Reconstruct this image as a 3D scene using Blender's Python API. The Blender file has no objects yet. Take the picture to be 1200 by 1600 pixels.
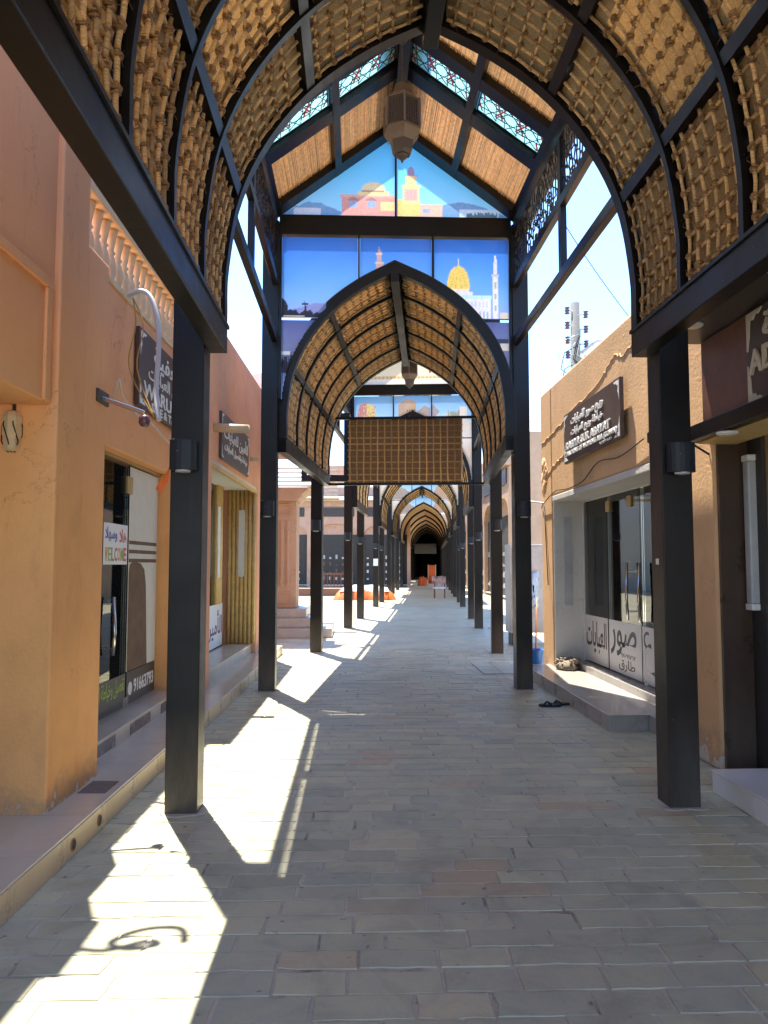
import bpy, bmesh, math, random
from mathutils import Vector, Matrix
R = math.radians
rnd = random.Random(7)
scene = bpy.context.scene
C = scene.collection

# ---------------------------------------------------------------- camera, sky, sun, exposure
cam_d = bpy.data.cameras.new('camera'); cam = bpy.data.objects.new('camera', cam_d); C.objects.link(cam)
scene.camera = cam
cam_d.sensor_fit = 'HORIZONTAL'; cam_d.sensor_width = 36.0; cam_d.lens = 36.0
cam_d.clip_start = 0.05; cam_d.clip_end = 1500
cam.location = (0, 0, 1.6)
cam.rotation_euler = (R(90 + 3.91), 0, R(-2.15))

SUN_EL, SUN_AZ = 70.5, -23.0            # azimuth measured from +Y, negative = to the left
world = bpy.data.worlds.new('World'); scene.world = world; world.use_nodes = True
wn = world.node_tree
bg = wn.nodes['Background']; sky = wn.nodes.new('ShaderNodeTexSky'); sky.sky_type = 'NISHITA'
sky.sun_disc = False; sky.sun_elevation = R(SUN_EL); sky.sun_rotation = R(SUN_AZ)
sky.air_density = 1.0; sky.dust_density = 0.3; sky.ozone_density = 10.0
wn.links.new(sky.outputs[0], bg.inputs[0]); bg.inputs[1].default_value = 0.082
sun_d = bpy.data.lights.new('sun', 'SUN'); sun_d.energy = 2.05; sun_d.angle = R(0.53); sun_d.color = (1.0, 0.92, 0.80)
sun = bpy.data.objects.new('sun', sun_d); C.objects.link(sun)
to_sun = Vector((math.sin(R(SUN_AZ)) * math.cos(R(SUN_EL)), math.cos(R(SUN_AZ)) * math.cos(R(SUN_EL)), math.sin(R(SUN_EL))))
sun.rotation_euler = to_sun.to_track_quat('Z', 'Y').to_euler(); sun.location = (0, 0, 30)
vs = scene.view_settings
vs.view_transform = 'Standard'; vs.look = 'None'; vs.gamma = 1.0; vs.use_curve_mapping = False
vs.exposure = 3.0
scene.cycles.max_bounces = 10; scene.cycles.diffuse_bounces = 6; scene.cycles.transparent_max_bounces = 12
scene.cycles.sample_clamp_indirect = 6.0
try:
    scene.cycles.use_denoising = True
except Exception:
    pass

# ---------------------------------------------------------------- materials
M = {}
def nt(name):
    m = bpy.data.materials.new(name); m.use_nodes = True
    return m, m.node_tree, m.node_tree.nodes['Principled BSDF']
def N(t, kind, **kw):
    n = t.nodes.new(kind)
    for k, v in kw.items(): setattr(n, k, v)
    return n
def noise(t, scale, detail=4, rough=.6, coord='Object', stretch=None, dist=0):
    tc = N(t, 'ShaderNodeTexCoord'); nz = N(t, 'ShaderNodeTexNoise')
    nz.inputs['Scale'].default_value = scale; nz.inputs['Detail'].default_value = detail; nz.inputs['Roughness'].default_value = rough
    nz.inputs['Distortion'].default_value = dist
    src = tc.outputs[coord]
    if stretch:
        mp = N(t, 'ShaderNodeMapping'); mp.inputs['Scale'].default_value = stretch
        t.links.new(src, mp.inputs[0]); src = mp.outputs[0]
    t.links.new(src, nz.inputs['Vector'])
    return nz.outputs['Fac']
def ramp(t, fac, stops):
    r = N(t, 'ShaderNodeValToRGB'); el = r.color_ramp.elements
    while len(el) > 1: el.remove(el[-1])
    el[0].position, el[0].color = stops[0][0], (*stops[0][1], 1)
    for p, c in stops[1:]:
        e = el.new(p); e.color = (*c, 1)
    t.links.new(fac, r.inputs[0])
    return r.outputs[0]
def mix(t, a, b, fac, blend='MIX'):
    m = N(t, 'ShaderNodeMix', data_type='RGBA', blend_type=blend)
    for v, i in ((fac, 0), (a, 6), (b, 7)):
        if isinstance(v, (int, float)): m.inputs[i].default_value = v
        elif isinstance(v, tuple): m.inputs[i].default_value = (*v, 1)
        else: t.links.new(v, m.inputs[i])
    return m.outputs[2]
def bump(t, b, fac, strength=.3, dist=.01):
    bn = N(t, 'ShaderNodeBump'); bn.inputs['Strength'].default_value = strength; bn.inputs['Distance'].default_value = dist
    t.links.new(fac, bn.inputs['Height']); t.links.new(bn.outputs[0], b.inputs['Normal'])
def sc(c, k): return tuple(min(1, v * k) for v in c)

def plain(name, col, rough=.6, metal=0, var=.12, scale=6, spec=.5, bumpy=0):
    m, t, b = nt(name)
    f = noise(t, scale, 5)
    t.links.new(ramp(t, f, [(.3, sc(col, 1 - var)), (.7, sc(col, 1 + var))]), b.inputs['Base Color'])
    b.inputs['Roughness'].default_value = rough; b.inputs['Metallic'].default_value = metal
    b.inputs['Specular IOR Level'].default_value = spec
    if bumpy: bump(t, b, noise(t, scale * 6, 5), bumpy, .004)
    M[name] = m; return m

def plaster(name, col, stain=(.30, .19, .11), rough_bump=.35, fine=45, lum=.14, upper_light=None):
    m, t, b = nt(name)
    big = noise(t, 1.1, 6, .65); mid = noise(t, 5.0, 6, .6, stretch=(1, 1, .45)); sm = noise(t, fine, 4)
    c = ramp(t, big, [(.28, sc(col, 1 - lum)), (.5, col), (.74, sc(col, 1 + lum))])
    c = mix(t, c, stain, ramp(t, mid, [(.58, (0, 0, 0)), (.80, (.55, .55, .55))]))
    if upper_light:                                        # pinkish light on the upper wall, put into the paint colour
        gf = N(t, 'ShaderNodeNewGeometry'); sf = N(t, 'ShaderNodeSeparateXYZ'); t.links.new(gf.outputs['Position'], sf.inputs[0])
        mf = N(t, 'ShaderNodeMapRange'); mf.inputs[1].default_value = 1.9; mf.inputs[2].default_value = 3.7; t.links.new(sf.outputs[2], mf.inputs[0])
        c = mix(t, c, upper_light, mf.outputs[0])
    cr = N(t, 'ShaderNodeMath', operation='SUBTRACT'); cr.inputs[1].default_value = .5; t.links.new(noise(t, 1.4, 7, .62, dist=.4), cr.inputs[0])
    ca = N(t, 'ShaderNodeMath', operation='ABSOLUTE'); t.links.new(cr.outputs[0], ca.inputs[0])
    cm = mix(t, ramp(t, ca.outputs[0], [(0, (1, 1, 1)), (.0035, (0, 0, 0))]), ramp(t, noise(t, .9, 3), [(.50, (0, 0, 0)), (.58, (.8, .8, .8))]), 1.0, 'MULTIPLY')
    c = mix(t, c, sc(stain, .6), cm)
    c = mix(t, c, sc(col, .72), ramp(t, noise(t, 6, 6, .7, stretch=(1, 1, .12)), [(.60, (0, 0, 0)), (.80, (.6, .6, .6))]))     # drip streaks
    # splashed dirt close to the ground line and pale flaked spots
    geo = N(t, 'ShaderNodeNewGeometry'); sx = N(t, 'ShaderNodeSeparateXYZ'); t.links.new(geo.outputs['Position'], sx.inputs[0])
    mr = N(t, 'ShaderNodeMapRange'); mr.inputs[1].default_value = .05; mr.inputs[2].default_value = .75; mr.inputs[3].default_value = 1; mr.inputs[4].default_value = 0
    t.links.new(sx.outputs[2], mr.inputs[0])
    mm = N(t, 'ShaderNodeMath', operation='MULTIPLY'); t.links.new(mr.outputs[0], mm.inputs[0]); t.links.new(noise(t, 7, 6, .7), mm.inputs[1])
    c = mix(t, c, (.33, .25, .17), ramp(t, mm.outputs[0], [(.30, (0, 0, 0)), (.55, (.8, .8, .8))]))
    c = mix(t, c, (.62, .58, .5), ramp(t, mm.outputs[0], [(.47, (0, 0, 0)), (.485, (1, 1, 1))]))
    t.links.new(c, b.inputs['Base Color']); b.inputs['Roughness'].default_value = .85
    b.inputs['Specular IOR Level'].default_value = .25
    ad = N(t, 'ShaderNodeMath', operation='ADD'); t.links.new(sm, ad.inputs[0]); t.links.new(mid, ad.inputs[1])
    bump(t, b, ad.outputs[0], rough_bump, .012)
    M[name] = m; return m

plaster('orange_plaster', (.78, .395, .15), stain=(.58, .29, .13), upper_light=(.80, .395, .205))
plaster('salmon_plaster', (.76, .38, .22), stain=(.6, .32, .18))
plaster('tan_plaster', (.67, .42, .22), stain=(.46, .30, .18), rough_bump=.38, fine=34)
plaster('far_plaster', (.50, .33, .22))
plaster('pink_plaster', (.55, .36, .28))
plaster('white_plaster', (.62, .61, .57), stain=(.5, .48, .43), lum=.05)
plain('cream_wall', (.72, .69, .60), .85, var=.03, scale=.6)
plain('balustrade_cement', (.70, .52, .32), .8, var=.1, scale=9, bumpy=.2)

def metal(name, col, rough=.38, dust=(.16, .14, .12)):
    m, t, b = nt(name)
    f = noise(t, 2.2, 6, .7); g = noise(t, 30, 4, .6, stretch=(1, 1, .06))
    c = ramp(t, f, [(.3, sc(col, .8)), (.7, sc(col, 1.25))])
    c = mix(t, c, dust, ramp(t, g, [(.60, (0, 0, 0)), (.82, (.22, .22, .22))]))
    c = mix(t, c, (.45, .42, .38), ramp(t, noise(t, 60, 2, .5), [(.76, (0, 0, 0)), (.79, (.5, .5, .5))]))
    geo = N(t, 'ShaderNodeNewGeometry'); sx = N(t, 'ShaderNodeSeparateXYZ'); t.links.new(geo.outputs['Position'], sx.inputs[0])
    mr = N(t, 'ShaderNodeMapRange'); mr.inputs[1].default_value = 0; mr.inputs[2].default_value = .9; mr.inputs[3].default_value = 1; mr.inputs[4].default_value = 0; t.links.new(sx.outputs[2], mr.inputs[0])
    mm = N(t, 'ShaderNodeMath', operation='MULTIPLY'); t.links.new(mr.outputs[0], mm.inputs[0]); t.links.new(noise(t, 5, 6, .7, stretch=(1, 1, .3)), mm.inputs[1])
    c = mix(t, c, (.17, .14, .11), ramp(t, mm.outputs[0], [(.12, (0, 0, 0)), (.62, (.55, .55, .55))]))
    c = mix(t, c, (.20, .17, .14), ramp(t, noise(t, 7, 7, .8, stretch=(2, 2, .5)), [(.62, (0, 0, 0)), (.74, (.28, .28, .28))]))
    t.links.new(c, b.inputs['Base Color'])
    t.links.new(ramp(t, f, [(.3, (rough - .08,) * 3), (.75, (rough + .14,) * 3)]), b.inputs['Roughness'])
    b.inputs['Specular IOR Level'].default_value = .28
    bump(t, b, noise(t, 14, 5), .06, .004)
    M[name] = m; return m
metal('dark_steel', (.007, .0055, .0048), .36, dust=(.07, .06, .05))
metal('lamp_black', (.018, .022, .028), .45)
metal('brown_sheet', (.060, .036, .025), .28)
metal('bronze', (.060, .043, .030), .42, dust=(.16, .13, .10))
metal('bronze_light', (.13, .095, .065), .4, dust=(.22, .18, .14))
metal('frame_grey', (.42, .43, .44), .45, dust=(.5, .5, .5))

def cane_mat(name, col, streak=(.9, .9, 9)):
    m, t, b = nt(name)
    oi = N(t, 'ShaderNodeObjectInfo'); geo = N(t, 'ShaderNodeNewGeometry')
    f = noise(t, 24, 4, .6, stretch=streak)
    c = ramp(t, f, [(.28, sc(col, .55)), (.5, col), (.72, sc(col, 1.4))])
    ad = N(t, 'ShaderNodeMath', operation='ADD'); t.links.new(oi.outputs['Random'], ad.inputs[0]); t.links.new(geo.outputs['Random Per Island'], ad.inputs[1])
    fr = N(t, 'ShaderNodeMath', operation='FRACT'); t.links.new(ad.outputs[0], fr.inputs[0])
    c = mix(t, c, ramp(t, fr.outputs[0], [(0, (.50, .46, .40)), (.35, (.85, .82, .78)), (1, (1.15, 1.06, .98))]), 1.0, 'MULTIPLY')
    t.links.new(c, b.inputs['Base Color']); b.inputs['Roughness'].default_value = .55
    bump(t, b, f, .4, .004)
    M[name] = m; return c
cane_mat('cane', (.70, .48, .24))
cane_mat('rope', (.34, .205, .10), (6, 6, 6))
cane_mat('reed', (.74, .50, .27), (1, 1, 1))
m, t, b = nt('coir_mat'); M['coir_mat'] = m
f = noise(t, 60, 6, .75, stretch=(1, 1, 1), dist=1.5); g = noise(t, 9, 4)
c = ramp(t, f, [(.30, (.17, .105, .05)), (.52, (.42, .28, .135)), (.72, (.60, .43, .23))])
c = mix(t, c, (.2, .14, .09), ramp(t, g, [(.45, (0, 0, 0)), (.7, (.5, .5, .5))]))
t.links.new(c, b.inputs['Base Color']); b.inputs['Roughness'].default_value = .9; bump(t, b, f, .9, .02)
def leak(m_, col, k):                              # translucency added to mats and reeds to brighten the shade below
    t_ = m_.node_tree; out = [n for n in t_.nodes if n.type == 'OUTPUT_MATERIAL'][0]; bs = t_.nodes['Principled BSDF']
    tl_ = N(t_, 'ShaderNodeBsdfTranslucent'); mx = N(t_, 'ShaderNodeMixShader'); mx.inputs[0].default_value = k
    if isinstance(col, tuple): tl_.inputs[0].default_value = (*col, 1)
    else: t_.links.new(col, tl_.inputs[0])
    t_.links.new(bs.outputs[0], mx.inputs[1]); t_.links.new(tl_.outputs[0], mx.inputs[2]); t_.links.new(mx.outputs[0], out.inputs[0])
leak(m, mix(t, c, (1.25, .95, .58), 1.0, 'MULTIPLY'), .20)
_c = cane_mat('reed_sheet', (.76, .52, .27), (1, 1, 1)); leak(M['reed_sheet'], _c, .33)

def stone(name, brick=False):
    m, t, b = nt(name)
    geo = N(t, 'ShaderNodeNewGeometry'); oi = N(t, 'ShaderNodeObjectInfo')
    tcw = N(t, 'ShaderNodeTexCoord')
    def wn_(scale, d=5, r=.6, dist=0.):
        nz = N(t, 'ShaderNodeTexNoise'); nz.inputs['Scale'].default_value = scale; nz.inputs['Detail'].default_value = d
        nz.inputs['Roughness'].default_value = r; nz.inputs['Distortion'].default_value = dist
        t.links.new(geo.outputs['Position'], nz.inputs['Vector']); return nz.outputs['Fac']
    if brick:
        br = N(t, 'ShaderNodeTexBrick'); br.offset = .5
        br.inputs['Scale'].default_value = 1; br.inputs['Brick Width'].default_value = .33; br.inputs['Row Height'].default_value = .165
        br.inputs['Mortar Size'].default_value = .006
        br.inputs['Color1'].default_value = (.42, .38, .31, 1); br.inputs['Color2'].default_value = (.50, .45, .36, 1); br.inputs['Mortar'].default_value = (.52, .47, .38, 1)
        t.links.new(geo.outputs['Position'], br.inputs['Vector']); c = br.outputs['Color']
    else:
        ad = N(t, 'ShaderNodeMath', operation='ADD'); t.links.new(oi.outputs['Random'], ad.inputs[0]); t.links.new(geo.outputs['Random Per Island'], ad.inputs[1])
        fr = N(t, 'ShaderNodeMath', operation='FRACT'); t.links.new(ad.outputs[0], fr.inputs[0])
        c = ramp(t, fr.outputs[0], [(0, (.38, .375, .315)), (.2, (.48, .465, .375)), (.42, (.43, .425, .36)), (.6, (.53, .50, .39)), (.8, (.42, .42, .37)), (.9, (.47, .45, .37)), (.94, (.47, .38, .29)), (1, (.53, .495, .39))])
    cl = wn_(3.5, 6, .65, .8)
    c = mix(t, c, ramp(t, cl, [(.28, (.74, .73, .72)), (.5, (1, 1, 1)), (.74, (1.14, 1.12, 1.06))]), 1.0, 'MULTIPLY')
    c = mix(t, c, ramp(t, wn_(.55, 4, .6), [(.35, (.86, .86, .87)), (.65, (1.08, 1.06, 1.02))]), 1.0, 'MULTIPLY')
    c = mix(t, c, (.10, .095, .085), ramp(t, wn_(13, 3, .5), [(.69, (0, 0, 0)), (.73, (.7, .7, .7))]))      # dark spots
    c = mix(t, c, (.16, .15, .13), ramp(t, wn_(1.1, 8, .78), [(.60, (0, 0, 0)), (.78, (.55, .55, .55))]))
    c = mix(t, c, (.50, .46, .38), ramp(t, wn_(2.4, 7, .75), [(.62, (0, 0, 0)), (.72, (.45, .45, .45))]))        # pale dust
    c = mix(t, c, (1.10, 1.13, .98), 1.0, 'MULTIPLY')
    t.links.new(c, b.inputs['Base Color'])
    t.links.new(ramp(t, cl, [(.3, (.42,) * 3), (.7, (.62,) * 3)]), b.inputs['Roughness'])
    b.inputs['Specular IOR Level'].default_value = .35
    fine = wn_(38, 6, .7, .5)
    ad2 = N(t, 'ShaderNodeMath', operation='ADD'); t.links.new(fine, ad2.inputs[0]); t.links.new(wn_(9, 5, .6, .6), ad2.inputs[1])
    bump(t, b, ad2.outputs[0], .35, .008)
    M[name] = m; return m
stone('paving_stone'); stone('far_paving', True)
m, t, b = nt('mortar'); M['mortar'] = m
_f = noise(t, 1.7, 6, .7); c = ramp(t, _f, [(.34, (.20, .18, .15)), (.46, (.50, .46, .38)), (.62, (.64, .59, .48))]); c = mix(t, c, (.12, .11, .09), ramp(t, noise(t, 9, 5, .7), [(.60, (0, 0, 0)), (.68, (.8, .8, .8))]))
t.links.new(c, b.inputs['Base Color']); b.inputs['Roughness'].default_value = .95; bump(t, b, noise(t, 80, 4), .4, .004)

def tile_mat(name, col, rough=.12, var=.06, vein=.0):
    m, t, b = nt(name)
    f = noise(t, 3, 6, .6, dist=1.2); oi = N(t, 'ShaderNodeObjectInfo')
    c = ramp(t, f, [(.3, sc(col, 1 - var)), (.7, sc(col, 1 + var))])
    c = mix(t, c, ramp(t, oi.outputs['Random'], [(0, (.94, .94, .94)), (1, (1.03, 1.03, 1.03))]), 1.0, 'MULTIPLY')
    c = mix(t, c, (.36, .32, .26), ramp(t, noise(t, 2.2, 7, .75), [(.5, (0, 0, 0)), (.95, (.15, .15, .15))]))
    t.links.new(c, b.inputs['Base Color'])
    t.links.new(ramp(t, noise(t, 4, 6, .7), [(.35, (rough,) * 3), (.75, (rough + .12,) * 3)]), b.inputs['Roughness'])
    M[name] = m; return m
tile_mat('walk_tile', (.60, .54, .44), .14)
tile_mat('riser_tile', (.56, .43, .27), .25)
tile_mat('brown_granite', (.16, .11, .095), .2, .3)
tile_mat('grey_granite', (.42, .39, .35), .1, .1)
tile_mat('white_marble', (.80, .80, .79), .12, .05)
tile_mat('step_riser', (.36, .34, .31), .25, .12)
plain('drain_pipe', (.26, .14, .07), .8, var=.3)
plain('iron_cover', (.14, .12, .11), .7, var=.3, scale=40, bumpy=.4)

def glass_mat(name, tint=(.86, .9, .88), refl=1.5, solid=0.0, scol=(.2, .2, .2)):
    m = bpy.data.materials.new(name); m.use_nodes = True; t = m.node_tree; t.nodes.clear()
    out = N(t, 'ShaderNodeOutputMaterial'); tr = N(t, 'ShaderNodeBsdfTransparent'); gl = N(t, 'ShaderNodeBsdfGlossy'); fr = N(t, 'ShaderNodeFresnel'); mx = N(t, 'ShaderNodeMixShader')
    tr.inputs[0].default_value = (*tint, 1); gl.inputs['Roughness'].default_value = .02; gl.inputs['Color'].default_value = (.95, .97, .96, 1); fr.inputs[0].default_value = refl
    t.links.new(fr.outputs[0], mx.inputs[0]); t.links.new(tr.outputs[0], mx.inputs[1]); t.links.new(gl.outputs[0], mx.inputs[2])
    t.links.new(mx.outputs[0], out.inputs[0]); M[name] = m; return m
glass_mat('shop_glass', refl=1.42); glass_mat('teal_glass', (.45, .6, .58), 1.8)

def translucent(name, col, tr=.75, grad=None):
    m = bpy.data.materials.new(name); m.use_nodes = True; t = m.node_tree; t.nodes.clear()
    out = N(t, 'ShaderNodeOutputMaterial'); a = N(t, 'ShaderNodeBsdfTranslucent'); d = N(t, 'ShaderNodeBsdfDiffuse'); mx = N(t, 'ShaderNodeMixShader'); mx.inputs[0].default_value = 1 - tr
    gl = N(t, 'ShaderNodeBsdfGlossy'); gl.inputs['Roughness'].default_value = .08; fr = N(t, 'ShaderNodeFresnel'); fr.inputs[0].default_value = 1.4; m2 = N(t, 'ShaderNodeMixShader')
    if grad:
        tc = N(t, 'ShaderNodeTexCoord'); sx = N(t, 'ShaderNodeSeparateXYZ'); t.links.new(tc.outputs['Object'], sx.inputs[0])
        mr = N(t, 'ShaderNodeMapRange'); mr.inputs[1].default_value = grad[0]; mr.inputs[2].default_value = grad[1]; t.links.new(sx.outputs[2], mr.inputs[0])
        r = N(t, 'ShaderNodeValToRGB'); el = r.color_ramp.elements
        el[0].color = (*grad[2][0], 1); el[1].color = (*grad[2][-1], 1)
        for i, cc in enumerate(grad[2][1:-1]):
            e = el.new((i + 1) / (len(grad[2]) - 1)); e.color = (*cc, 1)
        t.links.new(mr.outputs[0], r.inputs[0]); t.links.new(r.outputs[0], a.inputs[0]); t.links.new(r.outputs[0], d.inputs[0])
    else:
        f = noise(t, 14, 5, .6); cc = ramp(t, f, [(.3, sc(col, .85)), (.7, sc(col, 1.12))])
        t.links.new(cc, a.inputs[0]); t.links.new(cc, d.inputs[0])
    t.links.new(a.outputs[0], mx.inputs[1]); t.links.new(d.outputs[0], mx.inputs[2])
    t.links.new(fr.outputs[0], m2.inputs[0]); t.links.new(mx.outputs[0], m2.inputs[1]); t.links.new(gl.outputs[0], m2.inputs[2])
    t.links.new(m2.outputs[0], out.inputs[0]); M[name] = m; return m
translucent('stained_glass', (.62, .90, .92), .9)
def pm(col):                                     # flat print ink on a clear pane
    k = 'ink_%d_%d_%d' % tuple(int(v * 100) for v in col)
    return k if k in M else (translucent(k, col, .8), k)[1]

plain('sign_brown', (.085, .055, .048), .45, var=.15)
plain('sign_dark', (.05, .038, .036), .4, var=.15)
plain('letter_white', (.78, .77, .74), .5, var=.03)
plain('letter_cream', (.72, .64, .54), .45, var=.03)
plain('white_plastic', (.74, .74, .72), .4, var=.04)
plain('white_vinyl', (.70, .71, .72), .4, var=.03)
plain('black_vinyl', (.02, .02, .022), .35, var=.1)
plain('purple_ink', (.09, .05, .14), .5); plain('red_ink', (.55, .06, .05), .5); plain('green_ink', (.09, .30, .06), .5); plain('orange_ink', (.65, .30, .04), .5); plain('blue_ink', (.10, .11, .38), .5); plain('lime_ink', (.32, .45, .06), .5)
plain('chrome', (.6, .58, .55), .15, metal=1, var=.03)
plain('gold_metal', (.40, .27, .10), .35, metal=.6, var=.15)
plain('yellow_panel', (.66, .45, .17), .45, var=.14, scale=12)
plain('abaya_black', (.012, .012, .014), .9, var=.2); plain('abaya_brown', (.16, .10, .06), .9, var=.2); plain('abaya_grey', (.10, .10, .105), .9)
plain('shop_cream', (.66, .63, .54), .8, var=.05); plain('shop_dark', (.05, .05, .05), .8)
plain('conduit_white', (.50, .50, .50), .5, var=.08); plain('cable_black', (.015, .015, .016), .5); plain('cable_yellow', (.50, .28, .03), .5); plain('cable_white', (.6, .58, .52), .5)
plain('pipe_beige', (.56, .42, .25), .6, var=.1)
plain('orange_tarp', (.62, .13, .012), .55, var=.12, scale=4, bumpy=.4); plain('white_sheet', (.75, .74, .70), .7, var=.06, bumpy=.3)
plain('blue_plastic', (.02, .16, .60), .35, var=.08); plain('wood_handle', (.35, .16, .09), .6, var=.2, scale=20)
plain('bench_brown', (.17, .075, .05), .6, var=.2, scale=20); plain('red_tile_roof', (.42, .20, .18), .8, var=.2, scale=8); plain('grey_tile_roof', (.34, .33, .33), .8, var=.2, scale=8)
plain('rubber_black', (.012, .012, .014), .6); plain('cloth_print', (.45, .28, .22), .9, var=.5, scale=40); plain('blue_cloth', (.35, .47, .62), .9, var=.3, scale=25)
plain('skin', (.22, .12, .075), .6); plain('shirt_maroon', (.10, .03, .035), .9); plain('hair_black', (.012, .01, .01), .7); plain('trouser_dark', (.04, .025, .03), .9)
plain('insulator_brown', (.12, .05, .06), .3); plain('pole_concrete', (.13, .128, .122), .85, var=.1); plain('rubble', (.20, .165, .125), .95, var=.3, scale=20, bumpy=.8)
plain('wood_brown', (.15, .062, .04), .4, var=.25, scale=5); plain('orange_cloth', (.75, .16, .03), .8)
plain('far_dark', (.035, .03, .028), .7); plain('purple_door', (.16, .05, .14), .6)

# ---------------------------------------------------------------- mesh helpers
class MB:
    def __init__(s): s.v = []; s.f = []; s.mi = []; s.cur = 0
    def add(s, vs_, fs):
        o = len(s.v); s.v += [tuple(v) for v in vs_]
        for f in fs: s.f.append(tuple(i + o for i in f)); s.mi.append(s.cur)
        return s
    def box(s, x0, x1, y0, y1, z0, z1, mat=None):
        p = [(x, y, z) for z in (z0, z1) for y in (y0, y1) for x in (x0, x1)]
        if mat: p = [mat @ Vector(q) for q in p]
        return s.add(p, [(0, 2, 3, 1), (4, 5, 7, 6), (0, 1, 5, 4), (2, 6, 7, 3), (0, 4, 6, 2), (1, 3, 7, 5)])
    def bar(s, a, b, w, h, up=(0, 0, 1)):
        a, b = Vector(a), Vector(b); d = (b - a); L = d.length; d.normalize()
        u = Vector(up); r = d.cross(u)
        if r.length < 1e-4: r = d.cross(Vector((1, 0, 0)))
        r.normalize(); u = r.cross(d)
        p = [c_ + r * (sx * w / 2) + u * (sz * h / 2) for c_ in (a, b) for sz in (-1, 1) for sx in (-1, 1)]
        return s.add(p, [(0, 1, 3, 2), (4, 6, 7, 5), (0, 4, 5, 1), (2, 3, 7, 6), (0, 2, 6, 4), (1, 5, 7, 3)])
    def tube(s, pts, r, n=6, cap=True):
        pts = [Vector(p) for p in pts]; rs = r if isinstance(r, (list, tuple)) else [r] * len(pts); ring = []; base = len(s.v)
        ref = None
        for i, p in enumerate(pts):
            d = (pts[min(i + 1, len(pts) - 1)] - pts[max(i - 1, 0)])
            if d.length < 1e-9: d = Vector((0, 0, 1))
            d.normalize()
            if ref is None:
                ref = Vector((0, 0, 1)) if abs(d.z) < .9 else Vector((1, 0, 0))
            u = (ref - d * ref.dot(d)).normalized(); w = d.cross(u); ref = u
            for k in range(n):
                a = 2 * math.pi * k / n; ring.append(p + (u * math.cos(a) + w * math.sin(a)) * rs[i])
        fs = []
        for i in range(len(pts) - 1):
            for k in range(n):
                a = i * n + k; b_ = i * n + (k + 1) % n; fs.append((a, b_, b_ + n, a + n))
        if cap: fs.append(tuple(reversed(range(n)))); fs.append(tuple(range((len(pts) - 1) * n, len(pts) * n)))
        return s.add(ring, fs)
    def lathe(s, prof, n=10, c=(0, 0, 0), phase=0):
        vs_ = []; fs = []
        for r, z in prof:
            for k in range(n):
                a = 2 * math.pi * k / n + phase; vs_.append((c[0] + r * math.cos(a), c[1] + r * math.sin(a), c[2] + z))
        for i in range(len(prof) - 1):
            for k in range(n):
                a = i * n + k; b_ = i * n + (k + 1) % n; fs.append((a, b_, b_ + n, a + n))
        fs.append(tuple(reversed(range(n)))); fs.append(tuple(range((len(prof) - 1) * n, len(prof) * n)))
        return s.add(vs_, fs)
    def prism(s, poly, axis, a, b):                  # polygon in the plane across 'axis', pushed from a to b
        def p3(u, v, w):
            return (w, u, v) if axis == 'x' else ((u, w, v) if axis == 'y' else (u, v, w))
        n = len(poly); vs_ = [p3(u, v, a) for u, v in poly] + [p3(u, v, b) for u, v in poly]
        fs = [tuple(range(n)), tuple(reversed(range(n, 2 * n)))] + [(i, i + n, (i + 1) % n + n, (i + 1) % n) for i in range(n)]
        return s.add(vs_, fs)
    def blob(s, c, rx, ry, rz, mat=None, nu=7, nv=4):
        vs_ = []; fs = []
        for j in range(nv + 1):
            th = math.pi * j / nv
            for k in range(nu):
                a = 2 * math.pi * k / nu + j * .4
                p = Vector((rx * math.sin(th) * math.cos(a), ry * math.sin(th) * math.sin(a), rz * math.cos(th)))
                if mat: p = mat @ p
                vs_.append(p + Vector(c))
        for j in range(nv):
            for k in range(nu):
                a = j * nu + k; b_ = j * nu + (k + 1) % nu; fs.append((a, a + nu, b_ + nu, b_))
        return s.add(vs_, fs)
    def mesh(s, name, mats, smooth=False):
        me = bpy.data.meshes.new(name); me.from_pydata(s.v, [], s.f)
        for m_ in ([mats] if isinstance(mats, str) else mats): me.materials.append(M[m_])
        if any(s.mi): me.polygons.foreach_set('material_index', s.mi)
        bm = bmesh.new(); bm.from_mesh(me); bmesh.ops.recalc_face_normals(bm, faces=bm.faces); bm.to_mesh(me); bm.free()
        if smooth:
            me.polygons.foreach_set('use_smooth', [True] * len(me.polygons))
        me.update(); return me
    def build(s, name, mats, parent=None, smooth=False, bevel=0):
        return link(name, s.mesh(name, mats, smooth), parent, bevel=bevel)
def link(name, me, parent=None, loc=None, bevel=0):
    o = bpy.data.objects.new(name, me); C.objects.link(o)
    if parent: o.parent = parent
    if loc: o.location = loc
    if bevel:
        md = o.modifiers.new('bevel', 'BEVEL'); md.width = bevel; md.segments = 2; md.limit_method = 'ANGLE'; md.angle_limit = R(40)
    return o
def tag(o, label, cat=None, group=None, kind=None):
    if label: o['label'] = label
    if cat: o['category'] = cat
    if group: o['group'] = group
    if kind: o['kind'] = kind
    return o
def thing(name, label, cat, loc=(0, 0, 0), rz=0, group=None):
    o = bpy.data.objects.new(name, None); o.empty_display_size = .2; C.objects.link(o); o.location = loc; o.rotation_euler = (0, 0, rz)
    return tag(o, label, cat, group)
def struct(o): o['kind'] = 'structure'; return o
def stuff(o): o['kind'] = 'stuff'; return o

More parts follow.
